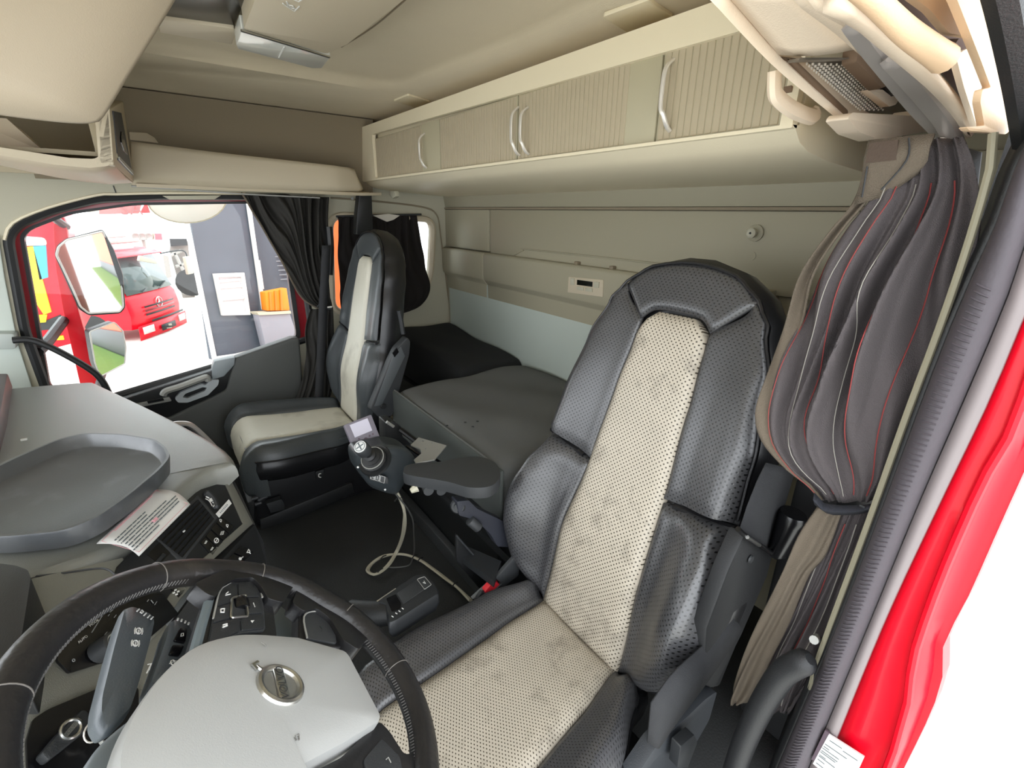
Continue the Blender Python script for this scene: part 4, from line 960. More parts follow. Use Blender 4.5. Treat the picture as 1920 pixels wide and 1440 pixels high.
# angled switch face
A0, B0, C0 = at(400, 890, Z=.59), at(255, 1035, Z=.59), at(475, 981, Z=.48)
PN = (B0-A0).cross(C0-A0).normalized(); PN = PN if PN.x > 0 else -PN
def fp(x, y, h=0): return at(x, y, pl=(A0+PN*h, PN))
def fpoly(l, h=0): return [fp(x, y, h) for x, y in l]
face = link('switch_panel', MB().prism(fpoly([(402, 886), (420, 884), (466, 984), (395, 1048), (325, 1130), (262, 1215), (190, 1150), (222, 1060)]), -PN*.05), M['black'], db, bevel=.003)
strip = [(411, 880), (421, 874), (475, 981), (402, 1047), (335, 1128), (305, 1180), (285, 1200), (276, 1188), (318, 1115), (384, 1044), (456, 981)]
link('grey_strip', MB().prism(fpoly(strip, .003), -PN*.03), M['dash_strip'], db, bevel=.002)
link('side_panel', MB().prism([fp(424, 868), fp(478, 983), fp(410, 1056), fp(500, 1060, -.02), V((.06, 1.06, .10)), V((.02, 1.28, .10))], V((-.12, .0, 0))), M['black'], db)
end = pts([(430, 868), (478, 980), (500, 1046), (505, 1085), (478, 1010), (424, 880)], Y=1.2)
link('end_cheek', MB().prism([fp(422, 868, -.004), fp(477, 982, -.004), fp(404, 1056, -.004), fp(300, 1200, -.004), fp(420, 1200, -.1), fp(505, 1080, -.03), fp(496, 1020, -.03)], -PN*.02), M['dark'], db, bevel=.003)
# vent with slats
vq = [(296, 1008), (372, 936), (402, 972), (342, 1045)]
vent = link('air_vent', MB().prism(fpoly([(290, 1006), (371, 928), (408, 970), (341, 1056)], .002), -PN*.004, hole=[fpoly(vq, .002)]), M['dark'], db, bevel=.001)
link('vent_well', MB().prism(fpoly(vq, .0008), -PN*.001), M['black_gloss'], vent)
a0, a1, b1_, b0_ = fpoly(vq, .004)
for k in range(6):
    t = (k+.5)/6; p, q = a0.lerp(b0_, t), a1.lerp(b1_, t); wd = (b0_-a0).normalized()
    link('slat', MB().prism([p-wd*.004, q-wd*.004, q+wd*.003-PN*.004, p+wd*.003-PN*.004], PN*.0012), M['black'], vent)
link('vent_knob', MB().lathe(fp(344, 997, .005), PN, [(0, .002), (.004, .0015), (.004, 0)], 8), M['white'], vent)
# thumb wheel with marks
tw = link('vent_wheel', MB().tube(smooth_line(fpoly([(384, 922), (398, 936), (406, 954)], .002), 4), [.004]+[.008]*7+[.004], 8), M['dark'], face)
link('wheel_marks', MB().tube(fpoly([(386, 931), (392, 934)], .006), .0016, 4).tube(fpoly([(394, 935), (397, 940)], .006), .003, 5).tube(fpoly([(399, 941), (402, 946)], .006), .0013, 4).tube(fpoly([(400, 950), (402, 946)], .006), .0013, 4).tube(smooth_line(fpoly([(385, 935), (392, 939), (398, 949)], .006), 3), .001, 4), M['white'], tw)
# switches: 4 in the upper row, 2 in the lower, one by the wheel
def rocker(qd, glyphs, h=.003, par=face):
    s = link('rocker_switch', MB().prism(rounded(fpoly(qd, h), .002), -PN*.006), M['black_gloss'], par, bevel=.0015)
    return s
row0, row1 = V((416, 968, 0)), V((440, 986, 0)); e0, e1 = V((376, 1018, 0)), V((398, 1042, 0))
for k in range(4):
    t0, t1 = k/4+.012, (k+1)/4-.012
    a, b, c, d = row0.lerp(e0, t0), row1.lerp(e1, t0), row1.lerp(e1, t1), row0.lerp(e0, t1)
    s = rocker([a.xy, b.xy, c.xy, d.xy], None)
    mid_ = lambda i, j: (a.lerp(d, .5)).lerp(b.lerp(c, .5), i)+V((0, j, 0))
    g = MB()
    def gp(cx, cy): return fp(cx, cy, .0048)
    if k == 0:
        for i in (.1, .62): q = mid_(i, 0); g.tube([gp(q.x-1.5, q.y-2.5), gp(q.x+2, q.y-2), gp(q.x+2, q.y+1), gp(q.x-1, q.y+1)], .0008, 4, closed=True); g.tube([gp(q.x, q.y+1.5), gp(q.x+1.5, q.y+3)], .0009, 4)
    elif k == 1:
        q = mid_(.65, 0); g.tube([gp(q.x-3, q.y+3), gp(q.x-1, q.y-3), gp(q.x+4, q.y-4), gp(q.x+2, q.y+2)], .0008, 4, closed=True); g.tube([gp(q.x-1, q.y+1), gp(q.x+2, q.y-2)], .0006, 4)
    elif k == 2:
        q = mid_(.65, 0); g.tube([gp(q.x+4*math.cos(x), q.y+4.5*math.sin(x)) for x in [i*math.pi/6 for i in range(12)]], .0011, 4, closed=True); g.tube([gp(q.x-1, q.y+2), gp(q.x+1, q.y-2)], .0012, 4)
    else:
        for i in (.2, .72):
            q = mid_(i, 0); g.tube([gp(q.x-2, q.y+3), gp(q.x+1.5, q.y-3)], .0008, 4); g.tube([gp(q.x, q.y+3), gp(q.x+3, q.y-2)], .0008, 4)
    link('switch_symbol', g, M['white'], s)
for i, qd in enumerate(([(452, 1024), (470, 1032), (476, 1034), (463, 1047), (440, 1036)], [(438, 1038), (462, 1048), (448, 1062), (424, 1052)])):
    s = rocker(qd, None, .002, db); g = MB(); cx, cy = ((466, 1034), (451, 1047))[i]
    if i == 0: g.tube([fp(cx-3, cy+2, .004), fp(cx, cy-4, .004), fp(cx+3, cy, .004), fp(cx, cy+2, .004)], .0012, 4, closed=True).tube([fp(cx+2, cy+2, .004), fp(cx+4, cy+4, .004)], .0012, 4)
    else: g.lathe(fp(cx-1, cy+1, .003), PN, [(0, .0035), (.0015, .0035), (.0015, 0)], 10).tube([fp(cx, cy, .004), fp(cx+5, cy-3, .004)], .0012, 4)
    link('switch_symbol', g, M['white'], s)
s = rocker([(318, 1098), (332, 1086), (352, 1104), (334, 1122)], None, .003)
g = MB()
for i in range(2):
    for j in range(2): g.box(fp(329+i*5-j*3, 1106+i*3+j*5, .0045), (.004, .003, .002))
link('switch_symbol', g, M['white'], s)
link('pen_slot', MB().prism(fpoly([(276, 1040), (300, 1016), (320, 1036), (300, 1058)], .001), -PN*.002), M['black_gloss'], face)
link('ribbed_clip', MB().prism(fpoly([(290, 1055), (306, 1036), (312, 1040), (296, 1058)], .004), -PN*.004), M['dkgrey'], face, bevel=.001)
# small white label on the switch panel
wl = thing('small_label', fp(420, 950, .003), 'small white printed label stuck on the black switch panel', 'label')
lq = fpoly([(405, 963), (429, 936), (434.5, 944), (411.5, 970)], .003)
link('label', MB().prism(lq, -PN*.0015), M['sticker'], wl)
lt = MB()
for k in range(7):
    t = .2+k*.09; p = lq[0].lerp(lq[1], t); q = lq[3].lerp(lq[2], t); lt.tube([p.lerp(q, .35)+PN*.0004, p.lerp(q, .66)+PN*.0004], .0008, 4)
link('print', lt, M['ink'], wl)
# instruction sticker wrapped over the dash edge
st = thing('instruction_sticker', at(270, 970, Z=.62), 'white instruction sticker with grey and pink lines curling over the dash edge', 'sticker')
top_l = smooth_line(pts([(290, 917), (310, 918), (330, 922), (345, 930), (355, 938)], Z=DZ+.036), 4)
bot_l = smooth_line(pts([(181, 1019), (205, 1019), (232, 1022), (248, 1028), (258, 1034)], Z=DZ+.036), 4)
n_ = 14; tl, bl_ = resample(top_l, n_), resample(bot_l, n_)
def stk(s, t, h=0):
    k = s*(n_-1); i = min(int(k), n_-2); f = k-i
    p = tl[i].lerp(tl[i+1], f).lerp(bl_[i].lerp(bl_[i+1], f), t)
    return p+V((0, 0, h-.016*max(0, s-.3)**1.5))
link('paper', MB().grid([[stk(j/13, i/9) for j in range(14)] for i in range(10)]), M['sticker'], st, solid=.0012, ang=80)
pr = MB()
rnd = random.Random(3)
for k, (t0, t1) in enumerate(((.46, .96), (.5, .97), (.2, .98), (.06, .97), (.08, .98), (.1, .97), (.55, .99))):
    s = .30+k*.085; t = t0
    while t < t1:
        q = min(t1, t+rnd.uniform(.02, .12)); pr.tube([stk(s, t, .001), stk(s, q, .001)], .0014, 4); t = q+.018
link('print', pr, M['ink'], st)
pk = MB().tube([stk(.1, .15, .001), stk(.1, .8, .001)], .0012, 4).tube([stk(.645, .5, .0016), stk(.645, .56, .0016)], .004, 4)
link('heading', pk, M['pink'], st)
link('border', MB().tube([stk(.06, .03, .0008), stk(.94, .03, .0008), stk(.94, .97, .0008), stk(.06, .97, .0008)], .0006, 4, closed=True), M['pink'], st)
# dash tray
tr = thing('dash_tray', at(150, 900, Z=.64), 'dark grey rubber tray with a raised rim lying on the dash top', 'tray')
tz = DZ+.082
trim_o = rounded(pts([(-200, 960), (-60, 900), (30, 856), (110, 822), (160, 811), (230, 813), (292, 823), (312, 838), (320, 856), (300, 880), (240, 930), (180, 972), (120, 996), (20, 1006), (-200, 1012)], Z=tz), .02)
ct = sum(trim_o, V())/len(trim_o)
def offs(k, z): return [V((ct.x+(p.x-ct.x)*k, ct.y+(p.y-ct.y)*k, z)) for p in trim_o]
link('tray', MB().loft([offs(.93, DZ+.044), offs(.965, DZ+.044), offs(1.0, tz-.004), offs(.995, tz), offs(.965, tz), offs(.955, tz-.004), offs(.90, DZ+.056), offs(.88, DZ+.054)]), M['tray'], tr, ang=50)
link('paper_scrap', MB().box(at(45, 824, Z=DZ+.045), (.012, .006, .004)), M['white'], db)
# windscreen side post at the far left
link('windscreen_post', MB().prism(pts([(24, 727), (-60, 727), (-80, 890), (-4, 872), (14, 800)], Z=DZ+.03), (0, 0, .05)), mat('mauve_post', '#4a3637', .4), db, bevel=.004)
# chrome grab trim at the passenger end
gt = thing('chrome_grab_handle', at(370, 812, Y=1.75), 'bright metal grab handle at the passenger end of the dashboard', 'grab handle')
link('handle', MB().tube(smooth_line(pts([(316, 797), (338, 794), (358, 797), (380, 815), (402, 838), (406, 846)], Y=1.62), 5), .012, 10, flat=.6), M['rail'], gt)
link('recess', MB().prism(pts([(322, 800), (348, 799), (384, 828), (378, 832), (340, 812)], Y=1.66), (0, .01, 0)), M['black_gloss'], gt)
link('bracket', MB().prism(pts([(380, 828), (398, 842), (394, 848), (384, 842)], Y=1.63), (0, .02, 0)), M['brown'], gt)
# ================================================================ driver controls on the dash face
lp = link('light_switch_panel', MB().prism(rounded(fpoly([(106, 1236), (130, 1261), (203, 1238), (262, 1212), (335, 1150), (305, 1112), (240, 1118), (165, 1163), (122, 1202)], .004), .004), -PN*.006), M['black_gloss'], db, bevel=.001)
link('lower_face', MB().prism(fpoly([(230, 1046), (60, 1085), (-80, 1100), (-160, 1440), (-60, 1600), (260, 1600), (330, 1300), (330, 1200)], -.006), -PN*.03), mat('lower_dash_taupe', '#75746a', .55, bump=.3, bscale=800), db)
kn = link('rotary_knob', MB().lathe(fp(186, 1222, .004), PN+V((.25, .05, .0)), [(0, .018), (.028, .016), (.03, .013), (.03, 0)], 20), M['dark'], lp)
kc_ = fp(186, 1222, .004)+(PN+V((.25, .05, 0))).normalized()*.031
link('knob_ring', MB().tube([kc_+(PN.orthogonal().normalized()*math.cos(a)+PN.cross(PN.orthogonal().normalized())*math.sin(a))*.011 for a in [i*math.pi/8 for i in range(16)]], .0011, 5, closed=True), M['steel'], kn)
ul = (fp(200, 1143)-fp(130, 1195)).normalized(); vl = PN.cross(ul)
text('knob_text', 'MAX', .008, kc_+PN*.0005, ul, vl, M['white'], kn)
g = MB()
for (x0, y0, x1, y1) in ((172, 1186, 197, 1146), (152, 1204, 159, 1193), (176, 1165, 181, 1160), (196, 1190, 201, 1185), (206, 1148, 212, 1143), (203, 1155, 205, 1152), (214, 1158, 218, 1153), (220, 1166, 224, 1160), (283, 1125, 288, 1131), (276, 1128, 279, 1124), (290, 1134, 294, 1128)):
    g.tube([fp(x0, y0, .0055), fp(x1, y1, .0055)], .0008, 4)
for (x, y) in ((138, 1238), (200, 1192)):
    g.tube([fp(x+2.5*math.cos(a), y+2.5*math.sin(a), .0055) for a in [i*math.pi/4 for i in range(8)]], .0007, 4, closed=True)
link('panel_marks', g, mat('dim_print', '#8d9090', .6), lp)
text('panel_text', 'AUTO', .0055, fp(155, 1199, .0055), ul, vl, M['white'], lp)
text('panel_text', 'MODE', .0055, fp(176, 1168, .0055), ul, vl, M['white'], lp)
# dark display hood at the left
link('display_hood', MB().prism(rounded(pts([(-80, 1046), (30, 1060), (52, 1068), (58, 1084), (42, 1185), (30, 1240), (-80, 1240)], Z=DZ+.085), .006), (0, 0, -.09)), M['black'], db, bevel=.006)
# key holder and key
kh = link('key_holder', MB().prism(rounded(fpoly([(50, 1388), (62, 1348), (90, 1330), (190, 1288), (260, 1290), (260, 1500), (70, 1500), (52, 1440)], .002), .004), -PN*.004), M['black_gloss'], db)
ky = thing('truck_key', fp(125, 1375, .01), 'black key fob with a round silver badge in the dash slot behind the wheel', 'key')
kp = rounded(fpoly([(78, 1412), (112, 1372), (156, 1328), (167, 1333), (170, 1364), (130, 1396), (92, 1426)], .024), .004)
link('fob', MB().prism(kp, -PN*.018), M['dkgrey'], ky, bevel=.003)
ec = fp(133, 1367, .0245); ku = (fp(150, 1349, .0245)-fp(120, 1384, .0245)).normalized(); kv = PN.cross(ku)
link('badge', MB().tube([ec+(ku*math.cos(a)+kv*math.sin(a))*.0115 for a in [i*math.pi/10 for i in range(20)]], .0022, 6, closed=True), M['silver'], ky)
bar_ = link('badge_bar', MB().prism([ec-ku*.014-kv*.003, ec+ku*.014-kv*.003, ec+ku*.014+kv*.003, ec-ku*.014+kv*.003], PN*.001), M['silver'], ky)
text('badge_text', 'VOLVO', .0062, ec+PN*.0013, ku, kv, M['ink'], ky)
rg = fp(174, 1372, .02)
link('key_ring', MB().tube([rg+(ul*math.cos(a)+(vl+PN*.4)*math.sin(a))*.012 for a in [i*math.pi/8 for i in range(16)]], .0012, 6, closed=True), M['chrome'], ky)
link('ring_link', MB().tube(fpoly([(176, 1378), (186, 1384), (194, 1396)], .02), .003, 6), M['steel'], ky)

# ================================================================ steering wheel
WC = V((.021, .48, .679)); _t1, _l1 = math.radians(38.8), math.radians(-2.6)
WN = V((math.sin(_t1)*math.cos(_l1), math.sin(_l1), math.cos(_t1)*math.cos(_l1)))
WX = (V((0, 1, 0))-WN*WN.y).normalized(); WY = WN.cross(WX)
def wp(r, u, h=0): return WC+WX*r+WY*u+WN*h
def wq(x, y, h=0): return at(x, y, pl=(WC+WN*h, WN))
def wpoly(l, h=0): return [wq(x, y, h) for x, y in l]
sw = thing('steering_wheel', WC-WN*.05, 'black leather steering wheel with a silver grey hub in the lower left', 'steering wheel')
RR = .220
RC = V((-.001, .48, .667)); RN = V((math.sin(.61)*math.cos(-.115), math.sin(-.115), math.cos(.61)*math.cos(-.115)))
RX = (V((0, 1, 0))-RN*RN.y).normalized(); RY = RN.cross(RX)
def rp(r, u, h=0): return RC+RX*r+RY*u+RN*h
rimrows = []
for i in range(96):
    a = 2*math.pi*i/96; c = rp(RR*math.cos(a), RR*math.sin(a)); rd = RX*math.cos(a)+RY*math.sin(a)
    # the grip thickens where the spokes meet it
    bul = sum(math.exp(-((math.atan2(math.sin(a-b), math.cos(a-b)))/.16)**2) for b in (.14, -.62, math.pi-.14, math.pi+.62))
    rimrows.append([c+(rd*math.cos(t)*(.0188+.002*bul)+RN*math.sin(t)*.0175)-rd*.004*bul for t in [2*math.pi*k/14 for k in range(14)]])
rimm = MB().grid(rimrows, cu=True, cv=True)
link('rim', rimm, mat('worn_wheel_leather', '#201f20', .36, bump=.5, bscale=90, var=.3, vscale=10, dirt='#4b453d', dirtamt=.5, dscale=7), sw, ang=80)
stm = MB()
for i in range(0, 300):
    a = 2*math.pi*i/300; rd = RX*math.cos(a)+RY*math.sin(a); td = -RX*math.sin(a)+RY*math.cos(a)
    c = rp(RR*math.cos(a), RR*math.sin(a))
    p0 = c-rd*.0179+RN*.0052; p1 = c-rd*.0190-RN*.001+td*.0022
    stm.tube([p0, p1], .0008, 4)
link('stitching', stm, mat('stitch_grey', '#5c5a58', .6), sw, kind='stuff')
for a in (.52, -.12, -.80, -1.35, 1.5, 2.4):
    rd = RX*math.cos(a)+RY*math.sin(a); c = rp(RR*math.cos(a), RR*math.sin(a))
    link('rim_seam', MB().tube([c+(rd*math.cos(t)*.0189+RN*math.sin(t)*.0178) for t in [-.6+.25*k for k in range(18)]], .0007, 5), mat('seam_grey', '#6f6b66', .4) if a == .52 else bpy.data.materials['seam_grey'], sw)
pad = [(.086, -.047), (.084, .0), (.080, .036), (.056, .089), (.009, .125), (-.044, .150), (-.094, .158), (-.15, .13), (-.165, .06), (-.155, -.02), (-.102, .002), (-.075, -.066), (-.047, -.128), (-.039, -.134), (.062, -.121), (.070, -.117)]
pad = [wp(r, u, .0) for r, u in rounded([V((r, u, 0)) for r, u in pad], [0, 0, .02, .03, .03, .03, .03, .03, 0, .01, 0, 0, .006, .006, .006, .008]) for r, u in [(r.x if hasattr(r, 'x') else r, u) for r, u in [(V((0, 0, 0)), 0)]]] if False else [wp(q.x, q.y) for q in rounded([V((r, u, 0)) for r, u in pad], [0, 0, .02, .03, .03, .03, .03, .03, .01, .01, 0, 0, .006, .006, .006, .008])]
pc_ = sum(pad, V())/len(pad)
padrows = [[p-WN*.035+(pc_-p)*.04 for p in pad], [p-WN*.02 for p in pad], [p-WN*.005 for p in pad], [p+(pc_-p)*.012 for p in pad]]
for k, h in ((.12, .004), (.3, .007), (.55, .009), (.8, .010)): padrows.append([p+(pc_-p)*k+WN*h for p in pad])
link('hub_pad', MB().loft(padrows), M['hub'], sw, ang=40)
# emblem
EC = wq(526, 1284, .0105); ER = .0245
em = link('emblem', MB().tube([EC+(WX*math.cos(a)+WY*math.sin(a))*ER for a in [i*math.pi/16 for i in range(32)]], .0042, 8, closed=True), M['silver'], sw)
link('emblem_dish', MB().lathe(EC-WN*.002, WN, [(0, ER), (.0015, ER*.95), (.002, 0)], 28), mat('emblem_grey', '#a9a9a6', .3, metal=.8), em)
link('emblem_bar', MB().prism([EC+WX*a*.027+WY*b*.0064 for a, b in ((-1, -1), (1, -1), (1, 1), (-1, 1))], WN*.0028), M['silver'], em, bevel=.001)
text('emblem_text', 'VOLVO', .0138, EC+WN*.0034, WX, WY, mat('emblem_ink', '#2c2d31', .4), em, ext=.0008)
ad = (WX*.72+WY*.70).normalized(); ap = EC+ad*(ER+.003); an_ = WN.cross(ad)
link('emblem_arrow', MB().tube([ap, ap+ad*.008], .0022, 6).prism([ap+ad*.004+an_*.006, ap+ad*.013+an_*.004, ap+ad*.012-an_*.006, ap+ad*.009-an_*.006, ap+ad*.010+an_*.001, ap+ad*.004+an_*.003], WN*.002), M['silver'], em)
g = MB()
for l in ([(490, 1204), (496, 1208), (499, 1211)], [(553, 1382), (556, 1388)], [(560, 1376), (561, 1388)], [(554, 1380), (562, 1378)]):
    g.tube(wpoly(l, .0085), .0007, 4)
link('pad_marks', g, mat('pad_mark_grey', '#7d7c78', .6), sw)
# spokes with their button fields
sp1 = [(398, 1095), (420, 1078), (470, 1072), (500, 1090), (512, 1140), (520, 1200), (480, 1215), (380, 1240), (352, 1245), (372, 1180)]
s1 = link('spoke', MB().prism(rounded(wpoly(sp1, -.006), .012), -WN*.022), M['leather'], sw, bevel=.007, seg=3)
link('spoke_edge', MB().tube(smooth_line(wpoly([(360, 1240), (376, 1180), (388, 1140), (396, 1108)], -.008), 4), .006, 8), mat('spoke_edge_grey', '#667074', .35), sw)
fld = [(410, 1111), (424, 1098), (440, 1090), (473, 1086), (487, 1104), (494, 1134), (498, 1182), (452, 1187), (389, 1214), (397, 1168)]
bf = link('button_field', MB().prism(rounded(wpoly(fld, -.003), .006), -WN*.004), M['dark'], sw, bevel=.001)
link('field_rim', MB().tube(smooth_line(wpoly([(400, 1160), (412, 1109), (426, 1096), (442, 1089), (474, 1085), (486, 1098), (492, 1120)], -.002), 4), .0014, 6), M['steel'], bf)
btn = [[(411, 1113), (442, 1094), (445, 1117), (434, 1122), (433, 1128), (407, 1136)], [(447, 1093), (472, 1089), (484, 1104), (487, 1118), (463, 1118), (448, 1115)],
       [(406, 1139), (432, 1132), (431, 1158), (400, 1167)], [(464, 1121), (488, 1120), (494, 1148), (466, 1150)],
       [(399, 1170), (432, 1162), (449, 1161), (450, 1183), (392, 1207)], [(452, 1161), (466, 1154), (494, 1151), (496, 1177), (453, 1182)]]
for k, b in enumerate(btn):
    o = link('button', MB().prism(rounded(wpoly(b, -.0008), .003), -WN*.003), M['dkgrey'], bf, bevel=.0008)
    c = sum((V((x, y, 0)) for x, y in b), V())/len(b); g = MB(); h = .0
    if k == 0: g.tube(wpoly([(424, 1113), (428, 1110)], h), .0008, 4).tube(wpoly([(423, 1116), (432, 1114)], h), .0008, 4)
    elif k == 1: continue
    elif k == 2: g.tube(wpoly([(414, 1142), (421, 1141), (420, 1148), (414, 1148)], h), .0009, 4, closed=True)
    elif k == 3: g.tube(wpoly([(475, 1130), (478, 1138)], h), .0005, 4)
    elif k == 4: g.tube(wpoly([(418, 1176), (426, 1173)], h), .0012, 4).tube(wpoly([(418, 1172), (426, 1170)], h), .001, 4)
    else: g.prism(wpoly([(470, 1164), (477, 1163), (473, 1168)], h), WN*.0004)
    link('button_symbol', g, M['white'], o)
link('scroll_frame', MB().tube(rounded(wpoly([(435, 1121), (461, 1116), (465, 1156), (433, 1159)], .0), .004), .0017, 6, closed=True), M['silver'], bf)
link('scroll_wheel', MB().lathe(wq(450, 1138, -.008)-WX*.010, WX, [(0, 0), (0, .011), (.003, .012), (.017, .012), (.02, .011), (.02, 0)], 16), M['black_gloss'], bf)
sp2 = [(560, 1140), (590, 1132), (624, 1150), (640, 1180), (642, 1215), (560, 1205)]
link('spoke', MB().prism(rounded(wpoly(sp2, -.008), .008), -WN*.02), M['leather'], sw, bevel=.006, seg=3)
b2 = link('button_field', MB().prism(rounded(wpoly([(570, 1152), (590, 1146), (612, 1156), (628, 1182), (632, 1206), (574, 1196)], -.005), .005), -WN*.004), M['dark'], sw, bevel=.001)
link('field_rim', MB().tube(smooth_line(wpoly([(576, 1196), (570, 1156), (590, 1146), (612, 1155), (622, 1172)], -.003), 4), .0014, 6), M['steel'], b2)
link('button_symbol', MB().tube(wpoly([(600, 1174), (604, 1180), (603, 1183)], -.0005), .0007, 4), M['dkgrey'], b2)
sp3 = [(690, 1372), (712, 1352), (730, 1370), (758, 1414), (790, 1410), (800, 1500), (600, 1520), (560, 1460), (640, 1420)]
link('spoke', MB().prism(rounded(wpoly(sp3, -.012), .006), -WN*.02), M['leather'], sw, bevel=.006, seg=3)
b3 = link('button_field', MB().prism(rounded(wpoly([(682, 1424), (716, 1384), (750, 1418), (762, 1480), (700, 1500)], -.010), .004), -WN*.004), M['dark'], sw, bevel=.001)
link('button_symbol', MB().tube(wpoly([(724, 1424), (728, 1420), (733, 1430)], -.005), .0007, 4), M['steel'], b3)
link('column', MB().lathe(wp(0, 0, -.03), -WN, [(0, .07), (.08, .075), (.22, .06)], 20), M['black'], sw)
web = [(364, 1094), (420, 1068), (480, 1064), (556, 1090), (532, 1130), (503, 1122), (489, 1098), (474, 1082), (440, 1085), (420, 1096), (403, 1120), (386, 1112)]
link('spoke_web', MB().prism(rounded(wpoly(web, .004), .006), -WN*.022), M['leather'], sw, bevel=.006, seg=3)
web = [(560, 1096), (640, 1146), (694, 1190), (672, 1218), (644, 1200), (620, 1160), (594, 1140), (570, 1146), (548, 1130)]
link('spoke_web', MB().prism(rounded(wpoly(web, .002), .006), -WN*.022), M['leather'], sw, bevel=.006, seg=3)
# column shroud and stalks
shd = thing('column_shroud', wp(-.02, .05, -.16), 'grey steering column shroud beneath the wheel hub', 'shroud')
link('shroud', MB().prism(rounded(wpoly([(140, 1500), (157, 1440), (187, 1392), (233, 1352), (330, 1290), (520, 1250), (600, 1400), (500, 1560)], -.05), .02), -WN*.07), mat('shroud_grey', '#71797d', .4, bump=.1), shd, bevel=.012, seg=3)
link('side_slab', MB().prism(wpoly([(496, 1122), (512, 1120), (548, 1150), (565, 1200), (500, 1200), (494, 1150)], -.06), -WN*.03), mat('shroud_side', '#6c7476', .5), shd, bevel=.006)
def stalk(name, outl, lab, marks, bk=-.07):
    t = thing(name, wq(*outl[0], bk), lab, 'stalk')
    ol = rounded(wpoly(outl, bk), .006); c = sum(ol, V())/len(ol)
    link('paddle', MB().loft([[p-WN*.028+(c-p)*.12 for p in ol], [p-WN*.012 for p in ol], [p-WN*.004+(c-p)*.01 for p in ol], [p+(c-p)*.07 for p in ol], [p+(c-p)*.5+WN*.002 for p in ol]]), mat(name+'_grey', '#50565a', .38, bump=.15, bscale=500), t, ang=50)
    return t
sk1 = stalk('wiper_stalk', [(233, 1138), (253, 1131), (287, 1146), (293, 1160), (283, 1205), (262, 1282), (246, 1332), (215, 1364), (200, 1367), (186, 1344), (188, 1310), (212, 1213)], 'broad grey column stalk nearest the light switch, printed with white symbols', None)
g = MB(); hh = -.0668
for k, (x, y) in enumerate(((259, 1144), (266, 1147), (272, 1152), (279, 1156), (285, 1159))):
    if k == 1: g.tube(wpoly([(x-3, y+1), (x, y-3), (x+3, y), (x, y+3)], hh), .0008, 4, closed=True)
    else: g.tube(wpoly([(x-2, y+2), (x+2, y-2)], hh), .0011, 4)
for (x, y) in ((260, 1183), (254, 1206)):
    g.tube(wpoly([(x+5*math.cos(i*math.pi/5), y+5.5*math.sin(i*math.pi/5)) for i in range(10)], hh), .0009, 4, closed=True)
    g.tube(wpoly([(x-7, y+5), (x-7.5, y-2), (x-6, y-6)], hh), .0007, 4).tube(wpoly([(x+7, y-5), (x+7.5, y+2), (x+6, y+6)], hh), .0007, 4).tube(wpoly([(x, y-2), (x, y+3)], hh), .001, 4)
link('symbols', g, M['white'], sk1)
sk2 = stalk('retarder_stalk', [(320, 1162), (334, 1156), (357, 1167), (364, 1190), (354, 1226), (330, 1262), (296, 1298), (284, 1292), (282, 1280), (296, 1240), (310, 1200)], 'narrow grey column stalk with two rocker buttons beside the hub', None, -.065)
for b in ([(338, 1175), (352, 1178), (348, 1204), (326, 1200)], [(324, 1208), (346, 1210), (338, 1228), (317, 1226)]):
    link('rocker', MB().prism(rounded(wpoly(b, -.06), .003), -WN*.004), M['black_gloss'], sk2, bevel=.001)
g = MB(); hh = -.0585
for (x, y) in ((334, 1161), (341, 1163), (348, 1166), (354, 1169)): g.tube(wpoly([(x, y-1.5), (x-1, y+2)], hh-.004), .0013, 4)
g.tube(wpoly([(340, 1188), (344, 1187), (344, 1192), (339, 1193)], hh), .0006, 4, closed=True)
g.tube(wpoly([(324+4*math.cos(i*math.pi/4), 1242+4.5*math.sin(i*math.pi/4)) for i in range(8)], hh-.004), .0008, 4, closed=True).tube(wpoly([(318, 1244), (330, 1239)], hh-.004), .0007, 4)
link('symbols', g, M['white'], sk2)
g = MB().tube(fpoly([(277, 1246), (284, 1244), (275, 1262)], .006), .001, 4).tube(fpoly([(280, 1256), (285, 1246)], .006), .001, 4)
link('dash_symbol', g, M['white'], db)

# ================================================================ joystick console by the armrest
jc = thing('joystick_console', at(720, 900, Y=1.15), 'dark joystick control box with a small display between the two seats', 'joystick')
JY = 1.15
jo = smooth_line(pts([(667, 851), (684, 842), (713, 836), (726, 833), (746, 835), (762, 841), (774, 853), (781, 868), (778, 884), (762, 900), (751, 918), (740, 927), (712, 920), (693, 911), (680, 895), (669, 877)], Y=JY), 3, closed=True)
jcen = sum(jo, V())/len(jo); fr_ = V((-.15, -.75, .6)).normalized()
def dome(k, d): return [p.lerp(jcen, k)+fr_*d for p in jo]
link('housing', MB().loft([[p+V((0, .12, -.02)) for p in dome(.25, 0)], [p+V((0, .06, 0)) for p in jo], dome(0, 0), dome(.05, .012), dome(.16, .026), dome(.34, .038), dome(.6, .045), dome(.85, .047)]), mat('console_charcoal', '#33383b', .33), jc, ang=70)
jp = at(702, 862, Y=JY-.035); jax = (at(672, 833, Y=JY-.075)-jp).normalized(); jax = (jax+V((-.1, -.05, .12))).normalized()
link('boot_well', MB().lathe(jp+jax*(-.006), jax, [(0, .045), (.006, .043), (.004, .036), (.004, 0)], 24), M['black'], jc)
link('boot', MB().lathe(jp, jax, [(0, .034), (.006, .034), (.008, .028), (.013, .030), (.015, .022), (.021, .024), (.023, .015), (.03, .016), (.034, .009), (.06, .008)], 24), M['black'], jc)
link('boot_ring', MB().tube([jp+jax*.013+(jax.orthogonal().normalized()*math.cos(a)+jax.cross(jax.orthogonal().normalized())*math.sin(a))*.0305 for a in [i*math.pi/12 for i in range(24)]], .0014, 5, closed=True), M['steel'], jc)
kb = jp+jax*.05
